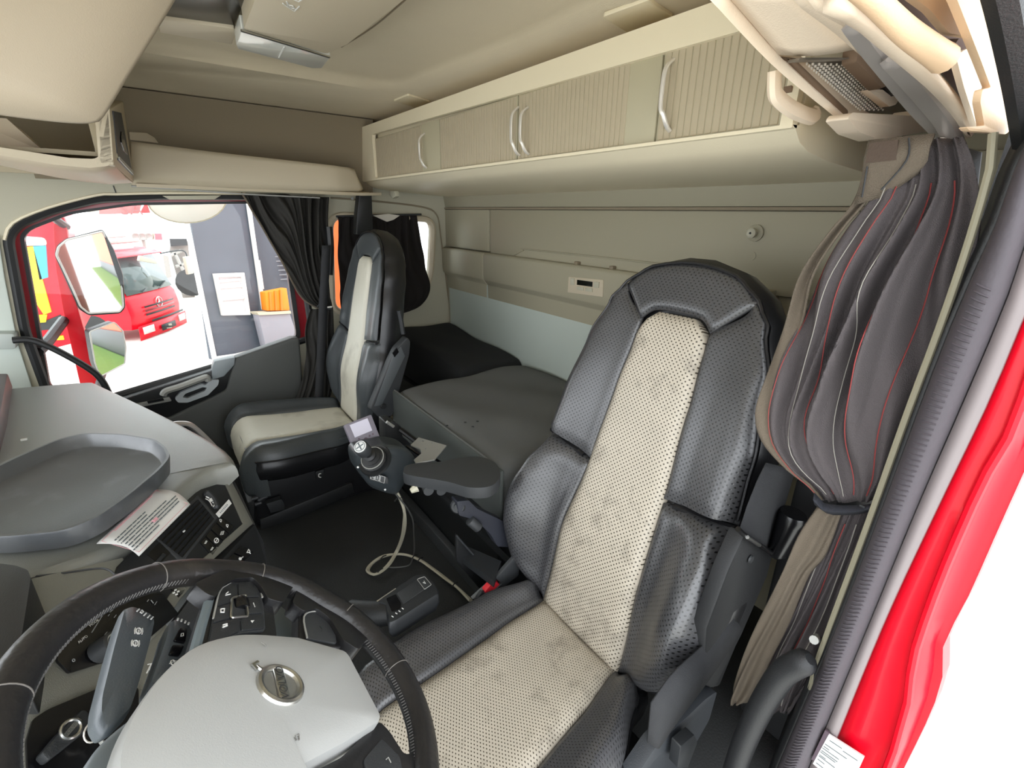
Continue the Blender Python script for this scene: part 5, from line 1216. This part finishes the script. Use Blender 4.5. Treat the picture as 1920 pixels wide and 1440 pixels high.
k_ = link('joystick_knob', MB().lathe(kb, jax, [(0, .009), (.004, .016), (.008, .0185), (.032, .0185), (.035, .0165), (.035, 0)], 24), M['dark'], jc)
link('knob_cap', MB().lathe(kb+jax*.035, jax, [(0, .016), (.0015, .0155), (.0015, 0)], 20), M['sticker'], k_)
kc2 = kb+jax*.0368; ju = jax.orthogonal().normalized(); jv = jax.cross(ju)
link('cap_symbol', MB().tube([kc2-ju*.008-jv*.007, kc2+ju*.008+jv*.007], .0018, 4).tube([kc2+ju*.007-jv*.007, kc2-ju*.007+jv*.007], .0018, 4).tube([kc2+(ju*math.cos(a)+jv*math.sin(a))*.0125 for a in [i*math.pi/9 for i in range(18)]], .0008, 4, closed=True), M['ink'], k_)
dn = V((-.05, -.85, .5)).normalized(); dP = at(685, 812, Y=1.235)
def dsp(l, h=0): return [at(x, y, pl=(dP+dn*h, dn)) for x, y in l]
dsl = rounded(dsp([(645, 797), (696, 777), (714, 823), (708, 828), (664, 843)]), .004)
dd = link('display_unit', MB().prism(dsl, -dn*.02), mat('display_mauve', '#77727c', .45), jc, bevel=.003)
link('screen', MB().prism(dsp([(655.5, 797), (689, 784), (698, 807), (665.5, 820.5)], .0006), -dn*.003), M['screen'], dd)
for x, y, r in ((686, 824, .0065), (699, 824, .0035), (693, 817, .003), (699, 814, .003), (673, 823, .003)):
    link('button', MB().lathe(dsp([(x, y)], -.001)[0], dn, [(0, r), (.002, r*.9), (.002, 0)], 12), mat('plum_button', '#5c4a56', .5) if r == .0065 else bpy.data.materials['plum_button'], dd)
link('bracket', MB().prism(pts([(694, 832), (712, 824), (716, 838), (700, 846)], Y=1.21), (0, .01, 0)), M['steel'], jc)
# rocker panel on the housing front
rn = V((-.1, -.9, .25)).normalized(); rP = at(708, 893, Y=JY-.047)
def rq(l, h=0): return [at(x, y, pl=(rP+rn*h, rn)) for x, y in l]
rp_ = link('rocker_panel', MB().prism(rounded(rq([(692, 884), (728, 895), (728, 908), (694, 900)]), .003), -rn*.02), M['black'], jc, bevel=.001)
for b in ([(696.5, 887), (703, 889), (701, 900), (694.5, 897)], [(705, 889.5), (712, 891.5), (710, 902), (703, 900)], [(714, 892), (722, 894.5), (720, 906), (712, 903)]):
    link('key_frame', MB().tube(rq(b, .001), .0008, 4, closed=True), M['white'], rp_)
link('key_mark', MB().tube(rq([(697, 896), (700, 892), (701, 897)], .001), .0006, 4).tube(rq([(708, 893), (707, 899)], .001), .0007, 4), M['white'], rp_)
for x, y in ((722, 918), (671, 876)): link('screw', MB().lathe(at(x, y, Y=JY-.03), (-.1, -.9, .2), [(0, .003), (.002, .0025), (.002, 0)], 8), M['white'], jc)
# support post, rail and drilled plate
sp4 = thing('console_bracket', at(740, 830, Y=1.35), 'black support post with a drilled grey steel plate behind the joystick box', 'bracket')
link('post', MB().prism(rounded(pts([(723, 792), (738, 790), (752, 800), (757, 832), (738, 836), (724, 828)], Y=1.36), .004), (0, .06, 0)), M['black'], sp4, bevel=.004)
link('post_cap', MB().tube(pts([(725, 791), (738, 800)], Y=1.345), .005, 8), M['steel'], sp4)
link('rail', MB().tube([at(752, 806, Y=1.34), at(795, 838, Y=1.22)], .009, 8).tube([at(762, 836, Y=1.2), at(794, 858, Y=1.15)], .004, 6).tube([at(812, 858, Y=1.15), at(828, 868, Y=1.12)], .004, 6), M['black_gloss'], sp4)
PZ = .545
hol = []
for x, y in ((793, 827), (810, 830), (798, 841)): hol.append([at(x+1.6*math.cos(a), y+1.4*math.sin(a), Z=PZ) for a in [i*math.pi/3 for i in range(6)]])
link('steel_plate', MB().prism(pts([(785, 820), (837, 835), (815, 861), (780, 868), (776, 862), (790, 850), (788, 841), (770, 834)], Z=PZ), (0, 0, -.004), hole=hol), M['steel'], sp4, smooth=False)

# ================================================================ cables on the floor
def cable(name, l, r, m_, parent, dz=0, dx=0):
    ps = []
    for i, (x, y, k, v) in enumerate(l): ps.append(at(x, y, **{k: v})+V((dx, 0, dz)))
    return link(name, MB().tube(smooth_line(ps, 6), r, 7), m_, parent)
cb = thing('control_cable', at(735, 1055, Z=.06), 'pair of beige cables looped on the black floor mat below the joystick box', 'cable')
main = [(744, 922, 'Y', 1.17), (753, 940, 'Y', 1.18), (759, 962, 'Y', 1.2), (760, 985, 'Y', 1.24), (755, 1010, 'Y', 1.3), (745, 1034, 'Z', .08), (733, 1055, 'Z', .07), (718, 1070, 'Z', .065), (702, 1077, 'Z', .062), (691, 1070, 'Z', .06), (700, 1055, 'Z', .06), (718, 1044, 'Z', .06), (742, 1039, 'Z', .062), (764, 1041, 'Z', .062), (788, 1050, 'Z', .06), (813, 1067, 'Z', .06), (837, 1085, 'Z', .065), (859, 1103, 'Z', .08), (884, 1126, 'Z', .10)]
cable('cable', main, .0042, M['cable'], cb)
m2 = [(x-3+(i % 3), y+(2 if i > 5 else 0)-(i % 2), k, v) for i, (x, y, k, v) in enumerate(main)]
cable('cable', m2, .0042, M['cable'], cb, dz=.004)
thin = [(740, 924, 'Y', 1.17), (752, 938, 'Y', 1.17), (765, 955, 'Y', 1.18), (774, 975, 'Y', 1.2), (776, 1000, 'Y', 1.24), (777, 1030, 'Z', .08), (774, 1046, 'Z', .065), (766, 1060, 'Z', .06), (740, 1064, 'Z', .06), (722, 1062, 'Z', .06)]
cable('thin_cable', thin, .0025, mat('grey_cable', '#4a4a48', .5), cb)
for x, y, k, v in ((746, 939, 'Y', 1.17), (719, 1047, 'Z', .064), (714, 1072, 'Z', .066), (777, 1046, 'Z', .064), (788, 1051, 'Z', .064), (853, 1098, 'Z', .075)):
    p = at(x, y, **{k: v}); link('cable_tie', MB().tube([p+V((-.012, -.004, .005)), p+V((0, 0, .010)), p+V((.012, .004, .005))], .0022, 5), M['black'], cb)

# ================================================================ gear selector
gs = thing('gear_selector', at(765, 1120, Z=.26), 'black gear selector with a ribbed top between the wheel and driver seat', 'gear selector')
GZ = .32
gt_ = [(708, 1127), (722, 1115), (779, 1077), (797, 1075), (812, 1088), (822, 1104), (823, 1113), (740, 1166), (728, 1170), (722, 1133)]
gp_ = rounded(pts(gt_, Z=GZ), .006)
gc = sum(gp_, V())/len(gp_)
link('body', MB().loft([[p.lerp(gc, .1)-V((0, 0, .05)) for p in gp_], [p-V((0, 0, .03)) for p in gp_], [p-V((0, 0, .006)) for p in gp_], [p.lerp(gc, .05) for p in gp_]]), M['dkgrey'], gs, ang=40)
GT = GZ+.0012
link('thumb_recess', MB().prism(rounded(pts([(724, 1122), (742, 1114), (752, 1131), (751, 1140), (735, 1147)], Z=GT), .004), (0, 0, -.002)), M['black_gloss'], gs)
link('top_inlay', MB().prism(rounded(pts([(744, 1112), (782, 1086), (795, 1092), (800, 1102), (756, 1132)], Z=GT), .003), (0, 0, -.002)), M['dark'], gs, bevel=.0006)
bt_ = link('button', MB().prism(rounded(pts([(782, 1086), (796, 1081), (809, 1096), (796, 1105)], Z=GT+.002), .003), (0, 0, -.004)), M['dark'], gs, bevel=.001)
link('button_ring', MB().tube(rounded(pts([(782, 1086), (796, 1081), (809, 1096), (796, 1105)], Z=GT+.002), .003), .0009, 4, closed=True), M['steel'], bt_)
g = MB()
for x, y in ((736, 1156), (743, 1150), (749, 1146), (755, 1141)): g.tube(pts([(x-1.5, y-1), (x+1.5, y+1)], Z=GT), .0012, 4)
g.tube(pts([(793, 1092), (798, 1094), (795, 1089)], Z=GT+.003), .0008, 4)
link('marks', g, M['white'], gs, kind='stuff')
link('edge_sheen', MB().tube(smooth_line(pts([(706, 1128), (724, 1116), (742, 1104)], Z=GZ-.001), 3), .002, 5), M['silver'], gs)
link('stem', MB().tube([at(660, 1146, Z=.27), at(700, 1150, Z=.28), at(735, 1148, Z=.29)], [.03, .032, .03], 12), M['black'], gs)
link('stem_link', MB().tube([at(690, 1165, Z=.27), at(694, 1155, Z=.275)], .004, 6), M['steel'], gs)
# ================================================================ the yard outside
GZ0 = -2.0
link('ground', MB().box((6, 12, GZ0-.05), (70, 60, .1)), mat('pale_concrete', '#d2d0c8', .85, var=.08, vscale=.6, bump=.1, bscale=30), kind='structure')
def G(x, y): return at(x, y, Z=GZ0)
# --- red lorry cab
fr0, fr1 = G(345, 606), G(258, 641)       # front bumper corners: far and near
fx = (fr0-fr1).normalized(); fd = V((fx.y, -fx.x, 0)); fd = fd if fd.x > 0 else -fd; wid = (fr0-fr1).length
def lo(a, b, c): return fr1+fx*a*wid+fd*b+V((0, 0, c))     # a across the front 0..1, b forward, c height
rt = thing('red_lorry', lo(.5, -1, 0), 'red lorry cab with a silver star badge parked outside the passenger window', 'lorry')
glassd = mat('lorry_windscreen', '#4d5a58', .1)
hz1 = 1.02
prof = [(0.0, .30), (0.05, .62), (.0, 1.0), (-.08, 1.10), (-.46, 2.08), (-.55, 2.18), (-2.2, 2.24), (-2.2, .5), (-1.4, .5), (-1.3, .28)]
rows = [[lo(a, b-d, c) for b, c in prof] for a, d in ((0, .06), (.06, 0), (.5, -.05), (.94, 0), (1, .06))]
link('cab_body', MB().loft(rows), M['red'], rt, ang=40)
def fpan(name, a0, a1, quad, m_, par, off=.012):
    (b0, c0_), (b1, c1_) = quad
    ns = []
    for a in (a0, (a0+a1)/2, a1): ns.append((a, .05*(1-abs(2*a-1)**2)))
    return link(name, MB().grid([[lo(a, b0+d+off, c0_) for a, d in ns], [lo(a, b1+d+off, c1_) for a, d in ns]]), m_, par, solid=-.01)
ws = fpan('windscreen', .05, .95, ((-.085, 1.13), (-.43, 2.02)), glassd, rt, .02)
link('side_window', MB().prism([lo(-.012, -.55, 1.15), lo(-.012, -1.4, 1.15), lo(-.012, -1.4, 1.96), lo(-.012, -.78, 1.96)], -fx*.02), glassd, rt)
link('sun_visor', MB().prism([lo(.02, -.42, 2.12), lo(.98, -.42, 2.12), lo(.98, -.16, 2.02), lo(.02, -.16, 2.02)], (0, 0, .03)), M['red'], rt, bevel=.01)
for k in range(3): fpan('grille_bar', .2, .8, ((.04, .58+k*.1), (.035, .62+k*.1)), M['black'] if k != 1 else M['red2'], rt, .02)
fpan('bumper', .0, 1.0, ((.06, .02), (.08, .38)), M['red'], rt, .02)
fpan('bumper_slot', .25, .95, ((.075, .40), (.07, .45)), M['black'], rt, .02)
for a0, a1 in ((.05, .24), (.78, .95)): fpan('headlight', a0, a1, ((.1, .16), (.1, .34)), M['lens'], rt, .02)
np_ = fpan('number_plate', .36, .66, ((.11, .10), (.11, .26)), M['black'], rt, .03)
link('plate_marks', MB().box(lo(.5, .21, .2), (.12, .01, .05)).box(lo(.45, .21, .13), (.2, .01, .02)), M['liner'], np_)
sc_ = lo(.5, .09, .83); st_ = MB()
for k in range(3):
    a = math.pi/2+k*2*math.pi/3; st_.tube([sc_, sc_+fx*.12*math.cos(a)+V((0, 0, .12*math.sin(a)))], [.025, .006], 5)
st_.tube([sc_+fx*.13*math.cos(i*math.pi/8)+V((0, 0, .13*math.sin(i*math.pi/8))) for i in range(16)], .012, 5, closed=True)
link('star_badge', st_, M['silver'], rt)
for a in (.3, .62): link('wiper', MB().tube([lo(a, .0, 1.14), lo(a+.25, -.1, 1.28)], .012, 5), M['black'], rt)
link('roof_bar', MB().tube([lo(.02, -.7, 2.35), lo(.98, -.7, 2.35)], .05, 6).tube([lo(.1, -.5, 2.5), lo(.6, -.5, 2.5)], .03, 6), M['steel'], rt)
link('mirror_arm', MB().tube(smooth_line([lo(.97, -.2, 2.0), lo(1.12, .25, 2.06), lo(1.14, .3, 1.8)], 4), .02, 5), M['black'], rt)
link('mirror_head', MB().prism(rounded([lo(1.06, .26, 1.4), lo(1.2, .26, 1.4), lo(1.2, .26, 1.9), lo(1.06, .26, 1.9)], .03), fd*.08), M['liner'], rt, bevel=.02)
link('look_down_mirror', MB().prism(rounded([lo(.1, .3, 1.98), lo(.42, .3, 1.84), lo(.42, .3, 1.94), lo(.14, .3, 2.1)], .03), fd*.06), M['liner'], rt, bevel=.02)
for b in (-.9,): link('wheel', MB().lathe(lo(-.005, b, .32), -fx, [(-.25, .0), (-.25, .36), (-.02, .38), (.0, .33), (.005, .2), (.0, 0)], 20), M['rubber'], rt)
# --- lamp board seen over the lorry roof
lb = thing('lamp_board', at(280, 445, Y=19), 'grey lamp board with three round lamps above the red lorry roof', 'lamps')
q = pts([(247, 437), (290, 438), (290, 449), (249, 450)], Y=19)
link('board', MB().prism(q, (0, .1, 0)), M['liner'], lb)
for x in (255, 267, 279): link('lamp', MB().lathe(at(x, 443.5, Y=18.95), (0, -1, 0), [(0, .11), (.05, .10), (.03, .05), (.03, 0)], 14), M['steel'], lb)
link('end_plate', MB().prism(pts([(290, 438), (303, 438), (305, 450), (291, 450)], Y=18.95), (0, .1, 0)), mat('pink_red', '#c86a74', .6), lb)
link('post', MB().tube([at(268, 449, Y=19.06), V((at(268, 449, Y=19.06).x, 19.06, GZ0))], .06, 6), M['steel'], lb)
# --- grey machinery beyond the lorry
mc = thing('hook_loader', at(345, 566, Z=GZ0), 'grey hook loader chassis standing between the red lorry and the dark cabin', 'machine')
MY = 22
link('frame', MB().prism(pts([(322, 450), (352, 452), (358, 500), (366, 560), (345, 566), (332, 520), (318, 470)], Y=MY), (0, .6, 0)), mat('machine_grey', '#8f8a84', .7, var=.3, vscale=3), mc)
link('boom', MB().prism(pts([(318, 448), (350, 448), (352, 460), (320, 462)], Y=MY-.3), (0, .3, 0)), M['dkgrey'], mc)
link('wheel', MB().lathe(at(358, 530, Y=MY-.3), (-.3, -1, 0), [(0, .5), (.1, .48), (.1, .25), (.05, 0)], 18), M['rubber'], mc)
for a, b in (((325, 470), (350, 520)), ((330, 500), (362, 490)), ((320, 480), (340, 470))): link('strut', MB().tube(pts([a, b], Y=MY-.25), .06, 6), M['steel'], mc)
link('stack', MB().prism(pts([(305, 478), (316, 480), (322, 520), (312, 522)], Y=MY-.4), (0, .3, 0)), M['steel'], mc)
# --- dark site cabin with a white-framed window
g0, g1 = G(398, 674), G(548, 636)
cbx = thing('site_cabin', (g0+g1)/2, 'dark blue grey site cabin with white edges and a white framed window', 'cabin')
cn = (g1-g0).normalized(); cnn = V((cn.y, -cn.x, 0)); cnn = cnn if cnn.y < 0 else -cnn
def cp(l, h=0): return [at(x, y, pl=(g0+cnn*h, cnn)) for x, y in l]
dkb = mat('dark_blue_cladding', '#4c5560', .55, var=.25, vscale=1.2)
link('wall', MB().prism(cp([(398, 674), (490, 650), (468, 300), (340, 300)]), -cnn*.12), dkb, cbx)
w2_ = cp([(490, 650), (560, 632), (545, 300), (468, 300)], -.35)
link('side_bay', MB().prism(w2_, -cnn*1.0), dkb, cbx)
for a, b in (((350, 418), (402, 672)), ((466, 385), (494, 580))): link('corner_post', MB().tube(cp([(a[0]+(a[0]-b[0])*.45, a[1]+(a[1]-b[1])*.45), b], .05), .05, 6), M['white'], cbx)
link('base_edge', MB().tube(cp([(400, 673), (448, 666)], .06), .05, 6), M['white'], cbx)
wf = cp([(398, 513), (455, 511), (467, 590), (414, 591)], .02); wi = cp([(406, 519), (450, 518), (460, 584), (418, 585)], .02)
link('window_frame', MB().prism(wf, cnn*.06, hole=[wi]), M['white'], cbx, smooth=False)
link('window_blind', MB().prism(cp([(404, 517), (452, 516), (462, 586), (416, 587)], .012), cnn*.01), mat('pale_blind', '#c2c7cc', .6), cbx)
for l in (((410, 539), (455, 536)), ((413, 562), (457, 558)), ((408, 528), (450, 524))): link('window_bar', MB().tube(cp(l, .05), .03, 5), M['white'], cbx)
for k in range(6): link('louvre', MB().box(sum(cp([(507+k*2, 481+k*8.5), (535+k*2, 481+k*8.5)], -.33), V())/2, (.9, .03, .03)), mat('louvre_grey', '#7d858c', .5) if k == 0 else bpy.data.materials['louvre_grey'], cbx)
link('door_bar', MB().tube(cp([(484, 488), (492, 542)], -.2), .04, 6), M['white'], cbx)
ob = thing('orange_bin', (G(520, 650)), 'orange panelled bin standing on a grey block beside the cabin', 'bin')
link('box', MB().prism(cp([(497, 548), (538, 540), (544, 582), (501, 583)], .3), -cnn*.2), mat('orange_paint', '#e8861c', .5), ob, bevel=.02)
for k in range(3): link('rib', MB().tube(cp([(506+k*10, 547-k*2), (508+k*10, 582)], .32), .025, 5), mat('orange_rib', '#d97a18', .5) if k == 0 else bpy.data.materials['orange_rib'], ob)
link('plinth', MB().prism(cp([(484, 588), (543, 586), (562, 640), (499, 652)], .32), -cnn*.22), mat('plinth_grey', '#8a8d96', .7), ob, bevel=.02)
link('plinth_cap', MB().prism(cp([(482, 586), (545, 583), (546, 588), (486, 591)], .36), -cnn*.26), M['liner'], ob)
# --- red vehicle with yellow stripe at the far left
yv = thing('striped_red_van', G(90, 690), 'red van with a yellow stripe and blue window far left outside the passenger window', 'van')
YY = 9.5
link('body', MB().prism(rounded(pts([(0, 400), (104, 398), (112, 470), (140, 560), (150, 640), (60, 664), (0, 660)], Y=YY), .1), (0, 2, 0)), M['red'], yv, bevel=.05)
link('roof', MB().prism(pts([(0, 440), (84, 446), (88, 462), (0, 462)], Y=YY-.06), (0, .4, 0)), mat('pale_roof', '#d8d4d0', .5), yv, bevel=.04)
link('yellow_stripe', MB().prism(pts([(46, 464), (62, 462), (96, 585), (82, 590), (62, 560)], Y=YY-.05), (0, .06, 0)), mat('yellow_paint', '#f0d21a', .5), yv)
link('yellow_sill', MB().prism(pts([(62, 592), (88, 590), (86, 604), (66, 606)], Y=YY-.05), (0, .06, 0)), bpy.data.materials['yellow_paint'], yv)
link('blue_window', MB().prism(pts([(62, 462), (86, 461), (90, 520), (74, 525)], Y=YY-.05), (0, .06, 0)), mat('blue_glass', '#3aa5cc', .3), yv)
link('lower_stripe', MB().prism(pts([(70, 634), (118, 630), (120, 637), (72, 640)], Y=YY-.05), (0, .06, 0)), bpy.data.materials['yellow_paint'], yv)
link('dark_sill', MB().prism(pts([(70, 608), (114, 590), (116, 616), (74, 620)], Y=YY-.04), (0, .06, 0)), M['dkgrey'], yv)
# --- red sign hoarding high up beyond the yard
sg_ = thing('red_hoarding', at(210, 470, Y=24), 'red hoarding with grey lettering high beyond the passenger window', 'sign')
link('board', MB().prism(pts([(185, 366), (270, 366), (261, 400), (186, 402)], Y=24), (0, .15, 0)), mat('salmon_board', '#e06a68', .6), sg_)
link('board', MB().prism(pts([(274, 376), (262, 400), (282, 399)], Y=23.98), (0, .15, 0)), mat('board_red', '#cf2a2c', .6), sg_)
hp0 = at(233, 398, Y=23.94); hp1 = at(262, 396, Y=23.94)
text('lettering', 'SA', .62, at(246, 393, Y=23.94), (1, 0, 0), (0, 0, 1), mat('lettering_brown', '#8e5a5a', .6), sg_)
link('grey_panel', MB().prism(pts([(165, 396), (186, 393), (186, 402), (165, 404)], Y=24), (0, .1, 0)), M['liner'], sg_)
for x in (180, 255): link('post', MB().tube([at(x, 398, Y=24.1), V((at(x, 398, Y=24.1).x, 24.1, GZ0))], .06, 6), M['white'], sg_)
# --- the passenger-side mirrors of the truck itself
mr = thing('main_mirror', at(150, 560, Y=2.75), 'tall red backed door mirror outside the passenger window', 'mirror')
MYY = 2.78
link('red_cover', MB().prism(rounded(pts([(100, 420), (118, 404), (124, 420), (140, 560), (182, 700), (204, 760), (160, 762), (122, 600), (104, 500)], Y=MYY+.05), .01), (0, .05, 0)), M['red'], mr, bevel=.012, seg=3)
link('housing', MB().prism(rounded(pts([(102, 478), (107, 460), (124, 447), (192, 430), (214, 470), (230, 515), (235, 577), (226, 588), (167, 592), (148, 580), (132, 545), (112, 500)], Y=MYY+.045), .012), (0, .03, 0)), M['dkgrey'], mr, bevel=.008)
mi = V((-.2, 2.8, -.28)).normalized(); rf = V((.99, .025, -.035)).normalized(); mn_ = (rf-mi).normalized()
mPt = at(190, 500, Y=MYY)
def mq(l): return [at(x, y, pl=(mPt, mn_)) for x, y in l]
gl1 = rounded(mq([(106, 478), (110, 463), (125, 450), (192, 434), (211, 470), (226, 515), (231, 575), (224, 584), (166, 587), (151, 575), (138, 545), (117, 500)]), .008)
link('mirror_glass', MB().prism(gl1, -mn_*.004), M['mirror'], mr, smooth=False)
link('mirror_rim', MB().tube(gl1, .004, 6, closed=True), M['white'], mr)
mr2 = thing('wide_mirror', at(200, 700, Y=2.75), 'small curved wide angle mirror below the main passenger mirror', 'mirror')
rf2 = V((.985, .08, -.05)).normalized(); mn2 = (rf2-V((-.25, 2.8, -.55)).normalized()).normalized(); mP2 = at(205, 655, Y=MYY-.03)
def mq2(l): return [at(x, y, pl=(mP2, mn2)) for x, y in l]
g2 = rounded(mq2([(168, 622), (214, 604), (230, 620), (236, 650), (234, 682), (188, 706), (178, 680)]), .01)
link('mirror_glass', MB().prism(g2, -mn2*.004), M['mirror'], mr2, smooth=False)
link('mirror_rim', MB().tube(g2, .003, 6, closed=True), M['white'], mr2)
link('housing', MB().prism([p+V((-.004, .012, 0)) for p in g2], V((-.02, .05, 0))), M['dkgrey'], mr2, bevel=.006)
link('arm', MB().tube([at(120, 600, Y=2.84), at(90, 640, Y=2.6), at(70, 660, Y=2.5)], .02, 8), M['black'], mr)
link('arm', MB().tube([at(124, 425, Y=2.87), at(95, 405, Y=2.7), at(70, 390, Y=2.49)], .015, 8), M['black'], mr)
link('arm', MB().tube([at(196, 690, Y=2.83), at(186, 720, Y=2.65), at(180, 745, Y=2.5)], .015, 8), M['black'], mr2)
km = thing('kerb_mirror', at(350, 410, Y=2.75), 'pale oval kerb mirror hanging above the passenger window', 'mirror')
kl = [at(350+75*math.cos(a), 372+46*math.sin(a), Y=2.85) for a in [i*math.pi/14 for i in range(28)]]
link('shell', MB().prism(kl, (0, .03, 0)), mat('bright_reflection_white', '#f7f4ec', .3), km, bevel=.006)  # flat white stands in for the bright reflection in the mirror
link('arm', MB().tube([at(350, 380, Y=2.86), at(350, 350, Y=2.7), at(350, 335, Y=2.49)], .012, 8), M['black'], km)
link('rim', MB().tube(kl, .003, 5, closed=True), mat('rim_cream', '#a9a288', .4), km)
# --- what the mirrors see behind: the dark body side, a grass verge, a dark plinth wall with an orange front above it
link('body_side', MB().prism([V((1.5, 2.53, -1.7)), V((14, 2.53, -1.7)), V((14, 2.53, 2.2)), V((1.5, 2.53, 2.2))], (0, -.05, 0)), M['dkgrey'], kind='structure')
ow = thing('orange_shed', (48, 5.6, GZ0), 'orange fronted shed on a dark plinth behind the grass verge, seen in the door mirrors', 'shed')
link('front', MB().box((63.5, 5.35, 1.9), (120, .2, 5.0)), mat('shed_orange', '#f0622a', .6), ow)
link('plinth', MB().box((63.5, 5.3, GZ0+.7), (120, .26, 1.4)), M['dkgrey'], ow)
link('grass_verge', MB().box((63.5, 4.4, GZ0+.06), (120, 1.4, .12)), mat('grass', '#5d7f2c', .9, var=.4, vscale=4, bump=.8, bscale=12), label='green grass verge along the orange shed, seen in the door mirrors', cat='grass', kind='stuff')
sk_ = thing('orange_skip', (1.85, 6.4, GZ0), 'orange skip glimpsed past the passenger headrest through the rear side window', 'skip')
link('body', MB().prism([V((1.5, 6.1, GZ0+.2)), V((2.1, 6.1, GZ0+.2)), V((2.2, 6.1, 1.6)), V((1.4, 6.1, 1.6))], (0, 1.2, 0)), bpy.data.materials['shed_orange'], sk_, bevel=.03)
link('rim', MB().tube([V((1.38, 6.08, 1.6)), V((2.22, 6.08, 1.6)), V((2.22, 7.32, 1.6)), V((1.38, 7.32, 1.6))], .04, 6, closed=True), M['steel'], sk_)
for x in (1.58, 2.0): link('foot', MB().box((x, 6.7, GZ0+.1), (.12, 1.0, .2)), M['dkgrey'], sk_)
